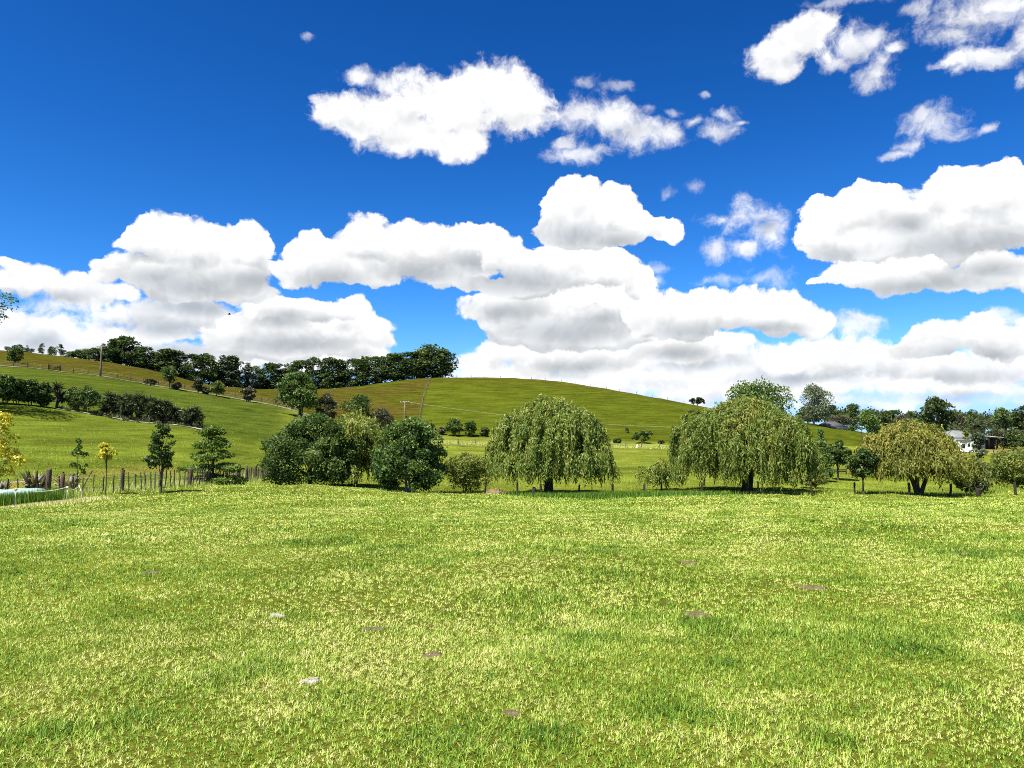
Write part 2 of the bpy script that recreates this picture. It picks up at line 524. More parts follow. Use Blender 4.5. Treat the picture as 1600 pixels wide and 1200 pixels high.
# ================================================================== terrain
# ground seen in each column of the valley: (depth in metres, row of the photograph where that ground shows)
NEARZ = lambda Y: -1.55 * (np.maximum(Y, 0) / 40.0) ** 1.25
GCOL = {
 -400: [(36,800),(44,768),(60,722),(80,672),(105,606),(140,572),(190,540),(240,526),(300,514),(380,518),(700,600),(2500,660)],
 0:    [(35,796),(38,786),(43,772),(60,737),(80,692),(105,628),(140,601),(190,572),(240,559),(300,546),(380,556),(700,610),(2500,665)],
 60:   [(36,792),(43,771),(60,738),(80,697),(108,634),(145,607),(195,577),(240,565),(298,552),(380,561),(700,615),(2500,665)],
 155:  [(38,782),(43,769),(60,742),(80,706),(112,646),(150,617),(200,588),(245,573),(292,562),(370,574),(700,625),(2500,665)],
 240:  [(40,777),(46,767),(60,747),(80,714),(115,657),(150,628),(203,602),(240,592),(285,577),(360,588),(700,632),(2500,668)],
 320:  [(40,775),(50,765),(62,753),(80,725),(115,669),(150,643),(206,614),(240,606),(275,602),(330,603),(400,612),(700,640),(2500,670)],
 430:  [(40,773),(60,759),(85,751),(105,716),(130,688),(160,662),(206,634),(240,620),(285,611),(330,609),(420,616),(700,645),(2500,672)],
 520:  [(40,778),(60,760),(78,745),(110,716),(150,690),(202,662),(240,638),(290,613),(330,606),(420,615),(700,648),(2500,672)],
 590:  [(40,780),(60,764),(78,748),(110,720),(150,700),(195,680),(240,648),(295,612),(332,597),(420,606),(700,645),(2500,672)],
 660:  [(40,784),(60,768),(78,750),(110,723),(150,705),(192,687),(240,648),(300,604),(335,588),(420,597),(700,640),(2500,672)],
 780:  [(40,787),(60,774),(78,753),(110,726),(150,708),(178,697),(195,689),(240,652),(300,604),(335,587),(430,597),(700,640),(2500,674)],
 860:  [(40,788),(60,775),(78,754),(110,728),(150,710),(178,698),(195,691),(240,656),(300,609),(335,592),(430,603),(700,645),(2500,675)],
 960:  [(40,788),(60,776),(78,756),(110,730),(150,711),(178,700),(195,693),(240,666),(295,622),(330,607),(430,618),(700,652),(2500,676)],
 1040: [(40,787),(60,774),(78,757),(110,731),(150,712),(178,701),(195,695),(240,674),(290,636),(325,622),(430,632),(700,658),(2500,676)],
 1100: [(40,786),(60,773),(78,757),(110,732),(150,714),(195,697),(240,679),(290,647),(320,634),(430,645),(700,664),(2500,677)],
 1180: [(40,786),(60,773),(78,758),(110,734),(150,716),(195,700),(240,683),(290,660),(320,650),(430,658),(700,670),(2500,678)],
 1280: [(40,787),(60,775),(78,760),(110,738),(150,720),(195,704),(245,684),(290,666),(320,662),(430,669),(700,675),(2500,679)],
 1350: [(40,788),(60,777),(78,762),(110,742),(150,725),(195,709),(245,692),(290,680),(340,676),(450,679),(700,679),(2500,680)],
 1450: [(40,789),(60,777),(78,762),(110,744),(150,729),(200,713),(235,704),(300,696),(450,686),(700,682),(2500,680)],
 1600: [(40,786),(60,771),(78,761),(110,745),(150,731),(200,714),(235,705),(300,697),(450,687),(700,682),(2500,680)],
 2000: [(40,786),(60,771),(78,761),(110,745),(150,731),(200,714),(235,705),(300,697),(450,687),(700,682),(2500,680)],
}
_px = np.array(sorted(GCOL)); _u = (_px - 800.0) / FPX
_Y = np.concatenate([np.linspace(0, 19, 20), np.geomspace(20, 6000, 230)])
_tab = []
for p in _px:
    ys, zs = [0.0, 4.0, 10.0, 18.0, 28.0], [0.0, float(NEARZ(4.0)), float(NEARZ(10.0)), float(NEARZ(18.0)), float(NEARZ(28.0))]
    for Y, py in GCOL[p]:
        ys.append(Y); zs.append(EYE + tan_of(min(max(p, 0), 1600), py) * Y)
    ys.append(7000.0); zs.append(zs[-1])
    _tab.append(np.interp(_Y, ys, zs))
_uf = np.linspace(_u[0], _u[-1], 361)
_tab = np.array(_tab)
_grid = np.stack([np.interp(_uf, _u, _tab[:, j]) for j in range(len(_Y))], 1)
def _smooth(g, n, ax):
    for _ in range(n):
        g = np.moveaxis(g, ax, 0)
        h = g.copy(); h[1:-1] = (g[:-2] + 2 * g[1:-1] + g[2:]) / 4
        g = np.moveaxis(h, 0, ax)
    return g
_grid = _smooth(_smooth(_grid, 18, 0), 5, 1)

_sr = np.random.default_rng(5)
_waves = [(_sr.uniform(0, 2*math.pi), _sr.uniform(0, 2*math.pi), 2*math.pi / w, a) for w, a in
          ((31, .10), (23, .08), (17, .06), (11, .045), (7.3, .03), (5.1, .022), (3.7, .016), (2.6, .012), (1.7, .008), (1.1, .006))]
def bumps(X, Y):
    z = 0.0
    for th, ph, k, a in _waves:
        z = z + a * np.sin(k * (X * math.cos(th) + Y * math.sin(th)) + ph) * np.sin(0.73 * k * (X * math.sin(th + 1) - Y * math.cos(th + 1)) + 2 * ph)
    return z

def H(X, Y):
    X = np.asarray(X, float); Y = np.asarray(Y, float)
    u = np.clip(X / np.maximum(np.abs(Y), 20.0), _uf[0], _uf[-1])
    iu = (u - _uf[0]) / (_uf[-1] - _uf[0]) * (len(_uf) - 1)
    i0 = np.clip(iu.astype(int), 0, len(_uf) - 2); fu = iu - i0
    Yc = np.clip(Y, 0, _Y[-1])
    j1 = np.clip(np.searchsorted(_Y, Yc), 1, len(_Y) - 1); j0 = j1 - 1
    fy = (Yc - _Y[j0]) / (_Y[j1] - _Y[j0])
    z = ((_grid[i0, j0] * (1-fu) + _grid[i0+1, j0] * fu) * (1-fy) + (_grid[i0, j1] * (1-fu) + _grid[i0+1, j1] * fu) * fy)
    return z + bumps(X, Y) * np.clip((np.abs(Y) + 6) / 40.0, 0.25, 1.3)

def at(px, Y, dz=0.0):                     # point on the ground in column px at depth Y
    X = ground_px(px, Y)
    return Vector((X, Y, float(H(X, Y)) + dz))

def spot(px, py):                          # ground point seen at a place in the near field
    best = None
    for Y in np.geomspace(3.0, 60.0, 900):
        t = tan_of(px, py)
        d = ray_of(px, py)
        X = d.x / d.y * Y
        if EYE + t * Y <= float(H(X, Y)):
            return Vector((X, Y, float(H(X, Y))))
    return at(px, 50)

def size_m(dpx, Y):
    return dpx * Y / FPX

ROAD = [(-260,176),(-100,183),(0,190),(60,195),(155,200),(240,203),(320,206),(400,208),(440,208),(480,206),(525,203),(560,200),(620,197),(690,194)]
_rpx = np.array([p for p, _ in ROAD], float); _rY = np.array([y for _, y in ROAD], float)

def px_of(X, Y):
    return 800.0 + FPX * X / np.maximum(Y, 1e-3)

rows = np.concatenate([np.arange(-400, -60, 40), np.arange(-60, 0, 5), np.arange(0, 20, 0.5), np.geomspace(20, 500, 265), np.geomspace(520, 6000, 26)])
cols = np.concatenate([-np.geomspace(0.95, 6, 16)[::-1], np.linspace(-0.94, 0.94, 370), np.geomspace(0.95, 6, 16)])
RR, CC = np.meshgrid(rows, cols, indexing="ij")
TX = CC * np.maximum(np.abs(RR), 20.0); TY = RR
TZ = H(TX, TY)
nr, nc = RR.shape
PXV = px_of(TX, np.maximum(TY, 1.0))

def sstep(x, a, b):
    t = np.clip((x - a) / (b - a), 0, 1)
    return t * t * (3 - 2 * t)
def lerp(a, b, t):
    return a * (1 - t[..., None]) + np.asarray(b) * t[..., None]
# grass of each paddock
pcol = np.zeros((nr, nc, 3)) + np.array([0.086, 0.100, 0.012])                 # home paddock, grazed short
lslope = sstep(TY, 44, 52) * sstep(-PXV, -450, -400)
pcol = lerp(pcol, (0.076, 0.100, 0.011), lslope)                                # slope behind the batten fence
rank = np.exp(-((TY - (46 + np.clip(PXV, 0, 430) / 430 * 36)) / 3.5) ** 2) * sstep(-PXV, -440, -410)
pcol = lerp(pcol, (0.150, 0.125, 0.026), rank * 0.8)                           # seeding grass along that fence
_sh = np.interp(PXV, [-400, 0, 155, 320, 430], [100, 105, 112, 115, 118])
upper = sstep(TY - _sh, 0, 6) * sstep(-PXV, -520, -430)
pcol = lerp(pcol, (0.044, 0.064, 0.008), upper)                                 # upper slope, greener
midp = sstep(TY, 66, 74) * sstep(PXV, 420, 470)
pcol = lerp(pcol, (0.105, 0.128, 0.016), midp)
lush = np.exp(-((TY - 54) / 6.0) ** 2) * sstep(PXV, 840, 880) * sstep(-PXV, -1120, -1060)
pcol = lerp(pcol, (0.035, 0.090, 0.006), lush * 0.9)                           # wet green strip by the willows
straw = np.exp(-((TY - 184) / 9.0) ** 2) * sstep(PXV, 640, 690) * sstep(-PXV, -1110, -1060)
pcol = lerp(pcol, (0.20, 0.165, 0.055), straw * 0.4)
_hb = np.interp(PXV, [600, 780, 1040, 1300, 1400], [196, 199, 198, 215, 232])
hill = sstep(TY - _hb, 0, 5) * sstep(PXV, 590, 600) * sstep(-PXV, -1420, -1340)
pcol = lerp(pcol, (0.048, 0.063, 0.005), hill)                                 # grazed hill
crestdry = hill * sstep(TY, 300, 325) * 0.75
pcol = lerp(pcol, (0.052, 0.052, 0.006), crestdry)
verge = np.exp(-((TY - 36.5) / 2.2) ** 2) * sstep(-PXV, -170, -60)
pcol = lerp(pcol, (0.24, 0.18, 0.06), verge * 0.7)
flatr = sstep(TY, 205, 235) * sstep(PXV, 1380, 1430)
pcol = lerp(pcol, (0.13, 0.115, 0.026), flatr)
# metres inside the ungrazed brown hill paddock (negative = outside)
edge_px = np.interp(TY, [190, 240, 300, 340, 500], [652, 657, 666, 672, 672])
brown = np.minimum(TY - np.interp(PXV, _rpx, _rY) - 4.0, (edge_px - PXV) / FPX * TY)

me = bpy.data.meshes.new("ground")
V = np.stack([TX, TY, TZ], -1).reshape(-1, 3).astype(np.float32)
ii = np.arange((nr - 1) * (nc - 1)); r_, c_ = ii // (nc - 1), ii % (nc - 1)
q0 = r_ * nc + c_
F = np.stack([q0, q0 + 1, q0 + nc + 1, q0 + nc], -1)
me.vertices.add(len(V)); me.vertices.foreach_set("co", V.reshape(-1))
me.loops.add(F.size); me.loops.foreach_set("vertex_index", F.reshape(-1).astype(np.int32))
me.polygons.add(len(F)); me.polygons.foreach_set("loop_start", (np.arange(len(F)) * 4).astype(np.int32))
me.update(calc_edges=True)
me.polygons.foreach_set("use_smooth", np.ones(len(F), bool))
ac = me.attributes.new("paddock", "FLOAT_COLOR", "POINT")
ac.data.foreach_set("color", np.concatenate([pcol.reshape(-1, 3), np.ones((nr*nc, 1))], 1).astype(np.float32).reshape(-1))
ab = me.attributes.new("brown", "FLOAT", "POINT")
ab.data.foreach_set("value", brown.reshape(-1).astype(np.float32))

def ground_material():
    m, nt, b = mat("pasture", 1.0, 0.0)
    geo = mnode(nt, "ShaderNodeNewGeometry")
    pos = geo.outputs["Position"]
    pc = mnode(nt, "ShaderNodeAttribute", attribute_name="paddock")
    bd = mnode(nt, "ShaderNodeAttribute", attribute_name="brown")
    big = mnode(nt, "ShaderNodeTexNoise", {"Vector": pos, "Scale": 0.045, "Detail": 4.0, "Roughness": 0.6})
    mid = mnode(nt, "ShaderNodeTexNoise", {"Vector": pos, "Scale": 0.6, "Detail": 6.0, "Roughness": 0.65})
    # stock tracks and tufts lie along the contour lines of the hills
    sv = mnode(nt, "ShaderNodeVectorMath", {0: pos, 1: (0.10, 0.10, 1.9)}, operation="MULTIPLY")
    con = mnode(nt, "ShaderNodeTexNoise", {"Vector": sv.outputs[0], "Scale": 1.0, "Detail": 6.0, "Roughness": 0.68, "Distortion": 0.35})
    fine = mnode(nt, "ShaderNodeTexNoise", {"Vector": pos, "Scale": 9.0, "Detail": 5.0, "Roughness": 0.7})
    e = mnode(nt, "ShaderNodeMath", {0: big.outputs[0], 1: 14.0, 2: -7.0}, operation="MULTIPLY_ADD")
    e1 = mnode(nt, "ShaderNodeMath", {0: con.outputs[0], 1: 5.0, 2: -2.5}, operation="MULTIPLY_ADD")
    e2 = mnode(nt, "ShaderNodeMath", {0: bd.outputs["Fac"], 1: e1.outputs[0]}, operation="ADD")
    bm = mnode(nt, "ShaderNodeMapRange", {0: e2.outputs[0], 1: -1.2, 2: 1.2})
    bc0 = mnode(nt, "ShaderNodeMix", {0: mnode(nt, "ShaderNodeMapRange", {0: big.outputs[0], 1: 0.36, 2: 0.62}).outputs[0],
                6: (0.058, 0.042, 0.009, 1), 7: (0.038, 0.043, 0.004, 1)}, data_type="RGBA")
    base = mnode(nt, "ShaderNodeMix", {0: bm.outputs[0], 6: pc.outputs["Color"], 7: bc0.outputs[2]}, data_type="RGBA")
    yel = mnode(nt, "ShaderNodeMapRange", {0: mid.outputs[0], 1: 0.45, 2: 0.72, 3: 0.0, 4: 0.5})
    b2 = mnode(nt, "ShaderNodeMix", {0: yel.outputs[0], 6: base.outputs[2], 7: (0.088, 0.090, 0.012, 1)}, data_type="RGBA")
    k1 = mnode(nt, "ShaderNodeMapRange", {0: con.outputs[0], 1: 0.30, 2: 0.70, 3: 0.52, 4: 1.46})
    k2 = mnode(nt, "ShaderNodeMapRange", {0: fine.outputs[0], 1: 0.3, 2: 0.7, 3: 0.6, 4: 1.4})
    k3 = mnode(nt, "ShaderNodeMapRange", {0: big.outputs[0], 1: 0.3, 2: 0.7, 3: 0.84, 4: 1.16})
    turf = mnode(nt, "ShaderNodeTexNoise", {"Vector": pos, "Scale": 55.0, "Detail": 3.0, "Roughness": 0.7})
    k4 = mnode(nt, "ShaderNodeMapRange", {0: turf.outputs[0], 1: 0.34, 2: 0.66, 3: 0.45, 4: 1.45})
    k24 = mnode(nt, "ShaderNodeMath", {0: k2.outputs[0], 1: k4.outputs[0]}, operation="MULTIPLY")
    k = mnode(nt, "ShaderNodeMath", {0: k1.outputs[0], 1: k24.outputs[0]}, operation="MULTIPLY")
    kk = mnode(nt, "ShaderNodeMath", {0: k.outputs[0], 1: k3.outputs[0]}, operation="MULTIPLY")
    fin = mnode(nt, "ShaderNodeVectorMath", {0: b2.outputs[2]}, operation="SCALE")
    nt.links.new(kk.outputs[0], fin.inputs[3])
    nt.links.new(fin.outputs[0], b.inputs["Base Color"])
    hsum = mnode(nt, "ShaderNodeMath", {0: mid.outputs[0], 1: 0.5, 2: con.outputs[0]}, operation="MULTIPLY_ADD")
    bp = mnode(nt, "ShaderNodeBump", {"Strength": 0.55, "Distance": 0.35, "Height": hsum.outputs[0]})
    nt.links.new(bp.outputs[0], b.inputs["Normal"])
    return m
me.materials.append(ground_material())
tag(link("ground", me), "rolling green farmland with a grassy hill and a brown ridge", kind="structure")

# ------------------------------------------------------------------ ribbons lying on the ground
def ribbon(name, path, width, material, lift, label, step=2.0, kind="structure", rough=0.25, seed=1):
    rg = np.random.default_rng(seed)
    pts = np.array([[ground_px(p, y), y] for p, y in path])
    seg = np.r_[0, np.cumsum(np.linalg.norm(np.diff(pts, axis=0), axis=1))]
    s = np.arange(0, seg[-1], step)
    xy = np.stack([np.interp(s, seg, pts[:, k]) for k in (0, 1)], 1)
    d = np.gradient(xy, axis=0); d /= np.linalg.norm(d, axis=1)[:, None]
    nrm = np.stack([-d[:, 1], d[:, 0]], 1)
    w = width * 0.5 * (1 + rough * rg.normal(size=(len(s), 2)).clip(-1.5, 1.5))
    vs = []
    K = 5
    for k in range(K):
        f = k / (K - 1)
        off = -w[:, 0] * (1 - f) + w[:, 1] * f
        q = xy + nrm * off[:, None]
        vs.append(np.c_[q, H(q[:, 0], q[:, 1]) + lift])
    vs = np.stack(vs, 1).reshape(-1, 3)
    n = len(s)
    i = np.arange((n - 1) * (K - 1)); a = (i // (K - 1)) * K + i % (K - 1)
    b = Buf().add(vs, np.stack([a, a + 1, a + K + 1, a + K], 1))
    return tag(link(name, b.mesh(name, material, True)), label, kind=kind)

gravel = simple_mat("gravel", (0.075, 0.066, 0.045), (0.20, 0.18, 0.14), 0.9, 0.95, 0.1, 0.3)
ribbon("driveway", ROAD[1:11], 2.6, gravel, 0.10, "pale gravel farm track running along the foot of the brown ridge", seed=3)

# ================================================================== vegetation kit
BARK = simple_mat("bark", (0.045, 0.034, 0.024), (0.12, 0.095, 0.07), 9.0, 0.95, 0.1, 0.6, stretch=(1, 1, 0.25))
BARK_GREY = simple_mat("grey_bark", (0.15, 0.13, 0.11), (0.32, 0.29, 0.25), 9.0, 0.9, 0.1, 0.5, stretch=(1, 1, 0.3))
F_WILLOW = foliage_mat("willow_leaves", [(0.0, (0.052, 0.098, 0.014)), (0.5, (0.158, 0.215, 0.038)), (0.82, (0.285, 0.30, 0.066)), (1.0, (0.36, 0.29, 0.055))], 0.30, vary=0.06)
F_WILLOW_Y = foliage_mat("golden_willow_leaves", [(0.0, (0.065, 0.090, 0.015)), (0.5, (0.19, 0.205, 0.036)), (0.85, (0.31, 0.28, 0.060)), (1.0, (0.36, 0.28, 0.07))], 0.32, vary=0.06)
F_DARK = foliage_mat("dark_leaves", [(0.0, (0.020, 0.046, 0.010)), (0.55, (0.066, 0.118, 0.026)), (1.0, (0.17, 0.22, 0.055))], 0.30, rough=0.5, spec=0.22, vary=0.15)
F_MID = foliage_mat("green_leaves", [(0.0, (0.022, 0.048, 0.011)), (0.6, (0.062, 0.105, 0.022)), (1.0, (0.15, 0.18, 0.045))], 0.28, vary=0.15)
F_FRESH = foliage_mat("fresh_leaves", [(0.0, (0.025, 0.060, 0.010)), (0.55, (0.095, 0.160, 0.026)), (1.0, (0.20, 0.26, 0.05))], 0.34, vary=0.08)
F_BUSH_Y = foliage_mat("yellowish_leaves", [(0.0, (0.045, 0.074, 0.012)), (0.55, (0.128, 0.172, 0.030)), (1.0, (0.25, 0.25, 0.055))], 0.30, vary=0.10)
F_YELLOW = foliage_mat("yellow_leaves", [(0.0, (0.22, 0.24, 0.020)), (0.5, (0.46, 0.42, 0.030)), (1.0, (0.68, 0.58, 0.08))], 0.36, vary=0.03, tcol=(1.1, 1.1, 0.6))
F_PINE = foliage_mat("conifer_needles", [(0.0, (0.010, 0.022, 0.009)), (0.6, (0.026, 0.046, 0.017)), (1.0, (0.070, 0.080, 0.030))], 0.12, rough=0.6, vary=0.3)
F_BELT = foliage_mat("shelterbelt_leaves", [(0.0, (0.018, 0.040, 0.010)), (0.55, (0.054, 0.092, 0.022)), (1.0, (0.14, 0.17, 0.045))], 0.24, rough=0.55, vary=0.32)
F_GUM = foliage_mat("gum_leaves", [(0.0, (0.045, 0.065, 0.034)), (0.6, (0.105, 0.140, 0.070)), (1.0, (0.21, 0.24, 0.14))], 0.22, vary=0.08)
F_OLIVE = foliage_mat("olive_leaves", [(0.0, (0.030, 0.034, 0.018)), (0.6, (0.078, 0.082, 0.042)), (1.0, (0.15, 0.14, 0.08))], 0.2, vary=0.2)
F_BLADE = foliage_mat("sword_leaves", [(0.0, (0.020, 0.026, 0.016)), (0.6, (0.075, 0.072, 0.040)), (1.0, (0.36, 0.30, 0.18))], 0.15, vary=0.1)

def sphere_pts(n, rng):
    d = rng.normal(size=(n, 3))
    return d / (np.linalg.norm(d, axis=1)[:, None] + 1e-9)

def envelope(kind, W, D, Ht, z0, n, rng):
    """clump centres (n,3) and radii for a crown W wide, D deep, from z0 up to Ht"""
    hc = Ht - z0
    if kind in ("round", "bush"):
        d = sphere_pts(n, rng)
        f = rng.uniform(0.30, 0.90, n) ** 0.6
        c = d * f[:, None] * np.array([W/2, D/2, hc/2]) * 0.88
        if kind == "bush":
            low = c[:, 2] < 0
            c[low, :2] *= 1.15
        c[:, 2] += z0 + hc/2
        r = rng.uniform(0.11, 0.24, n) * min(W, hc, D)
    elif kind == "dome":                          # fullest low down, rounded on top, leaves down to the grass
        t = rng.uniform(0, 1, n) ** 1.1
        R = np.sqrt(np.clip(1 - (t * 0.97) ** 2.4, 0, 1)) * (0.86 + 0.14 * np.minimum(t / 0.25, 1))
        a = rng.uniform(0, 2*math.pi, n); f = np.sqrt(rng.uniform(0.25, 1.0, n))
        lob = 1 + 0.10 * np.sin(3 * a + rng.uniform(0, 6)) + 0.07 * np.sin(5 * a + rng.uniform(0, 6))
        c = np.stack([np.cos(a)*R*f*lob*W/2*0.86, np.sin(a)*R*f*lob*D/2*0.86, z0 + 0.05*hc + t*hc*0.84], 1)
        r = rng.uniform(0.10, 0.21, n) * min(W, hc, D)
    elif kind == "cone":
        t = rng.uniform(0, 1, n) ** 1.25
        R = (1 - t) ** 0.85
        a = rng.uniform(0, 2*math.pi, n); f = np.sqrt(rng.uniform(0.15, 1, n))
        c = np.stack([np.cos(a)*R*f*W/2*0.85, np.sin(a)*R*f*D/2*0.85, z0 + t*hc*0.96], 1)
        r = (0.10 + 0.16 * (1 - t)) * W
    elif kind == "column":
        t = rng.uniform(0, 1, n)
        R = np.sin(np.clip(t*0.88+0.14, 0, 1)*math.pi) ** 0.55
        a = rng.uniform(0, 2*math.pi, n); f = np.sqrt(rng.uniform(0.05, 1, n))
        c = np.stack([np.cos(a)*R*f*W/2*0.72, np.sin(a)*R*f*D/2*0.72, z0 + t*hc*0.95], 1)
        r = rng.uniform(0.16, 0.30, n) * W
    elif kind == "ragged":                        # tall tree of separate upright limbs
        t = rng.uniform(0, 1, n)
        R = np.sin(np.clip(t*0.80+0.16, 0, 1)*math.pi) ** 0.7
        a = rng.choice(rng.uniform(0, 2*math.pi, 5), n) + rng.normal(0, .28, n)
        f = np.sqrt(rng.uniform(0.2, 1, n))
        c = np.stack([np.cos(a)*R*f*W/2*0.85, np.sin(a)*R*f*D/2*0.85, z0 + t*hc*0.95], 1)
        r = rng.uniform(0.10, 0.22, n) * W
    else:                                         # layered: flat shelves of leaves, wide below, narrow on top
        lay = rng.integers(0, 5, n)
        t = lay / 4.6 + rng.uniform(-.02, .05, n)
        R = (1.0, 0.92, 0.62, 0.42, 0.26)
        R = np.array(R)[lay]
        a = rng.uniform(0, 2*math.pi, n); f = np.sqrt(rng.uniform(0.05, 1, n))
        c = np.stack([np.cos(a)*R*f*W/2*0.88, np.sin(a)*R*f*D/2*0.88, z0 + t*hc + 0.1*hc*(1-f)], 1)
        r = rng.uniform(0.09, 0.15, n) * W
    return c, np.asarray(r)

def crown(kind, W, Ht, z0, n_clump, n_leaf, L, Wl, seed, D=None, bright=0.5, flat=0.75, fringe=0.10):
    rng = np.random.default_rng(seed)
    D = D or W
    c, r = envelope(kind, W, D, Ht, z0, n_clump, rng)
    if kind == "layered":
        flat = 0.38
    w = r ** 2; w = w / w.sum()
    k = rng.choice(len(c), n_leaf, p=w)
    d = sphere_pts(n_leaf, rng)
    under = (d[:, 2] < -0.25) & (rng.uniform(size=n_leaf) < 0.6)
    d[under, 2] *= -1
    rad = rng.uniform(0.25, 1.0, n_leaf) ** 0.45
    fr = rng.uniform(size=n_leaf) < fringe
    rad[fr] *= rng.uniform(1.0, 1.35, fr.sum())
    p = c[k] + d * (rad * r[k])[:, None] * np.array([1, 1, flat])
    p[:, 2] = np.maximum(p[:, 2], 0.04)
    ax = d * 0.55 + rng.normal(size=(n_leaf, 3)) * 0.75 + np.array([0, 0, -0.18])
    ctint = rng.normal(0, 0.13, len(c))
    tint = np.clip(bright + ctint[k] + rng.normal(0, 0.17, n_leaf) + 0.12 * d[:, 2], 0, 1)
    b = Buf()
    b.leaves(p, ax, L * rng.uniform(0.7, 1.35, n_leaf), Wl * rng.uniform(0.7, 1.3, n_leaf), rng, tint)
    return b, c, r

def trunk_mesh(name, Ht, z_split, rad, targets, seed, material=BARK, lean=0.05, stems=1, spread=0.0, nlimb=9, foot=0.25):
    rng = np.random.default_rng(seed + 77)
    b = Buf()
    for s in range(stems):
        ox, oy = (rng.uniform(-spread, spread), rng.uniform(-spread, spread)) if stems > 1 else (0, 0)
        n = 7
        t = np.linspace(0, 1, n)
        jit = np.cumsum(rng.normal(0, lean * z_split / n, (n, 2)), 0)
        pts = np.c_[ox + jit[:, 0], oy + jit[:, 1], -foot + t * (z_split + foot)]
        b.tube(pts, rad * (1.15 - 0.45 * t + 0.35 * np.exp(-t * 9)), 8)
        top = pts[-1]
        # leader and limbs
        tg = targets[rng.permutation(len(targets))[: max(2, nlimb // stems)]]
        lead = np.array([top[0], top[1], Ht * 0.86])
        for q in [lead] + list(tg):
            f = np.linspace(0, 1, 6)[:, None]
            start = pts[rng.integers(4, 7)] if q is not lead else top
            midp = start * 0.45 + np.asarray(q) * 0.55 + np.array([0, 0, 0.10 * Ht])
            c = start * (1 - f) ** 2 + 2 * midp * f * (1 - f) + np.asarray(q) * f ** 2
            c[1:-1] += rng.normal(0, 0.012 * Ht, (4, 3))
            b.tube(c, rad * (0.62 if q is lead else rng.uniform(0.28, 0.46)) * (1 - 0.86 * f[:, 0]), 6)
    return b.mesh(name, material, True)

def tree(name, label, cat, px, Y, top, wpx, kind, F, z0=0.28, n_clump=36, n_leaf=9000, L=0.2, Wl=0.13, seed=1,
         group=None, bark=BARK, rad=None, D=None, bright=0.5, stems=1, spread=0.0, flat=0.75, base_py=None, fringe=0.10, lean=0.05):
    base = at(px, Y)
    Ht = EYE + tan_of(px, top) * Y - base.z
    W = size_m(wpx, Y)
    root = thing(name, label, cat, base, 0.0, group)
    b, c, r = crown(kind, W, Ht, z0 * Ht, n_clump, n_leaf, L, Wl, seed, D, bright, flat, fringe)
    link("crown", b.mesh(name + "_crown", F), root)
    rad = rad or max(0.035 * Ht * 0.6, 0.05)
    link("trunk", trunk_mesh(name + "_trunk", Ht, max(z0 * Ht * 1.15, 0.14 * Ht), rad, c, seed, bark, lean, stems, spread), root)
    return root

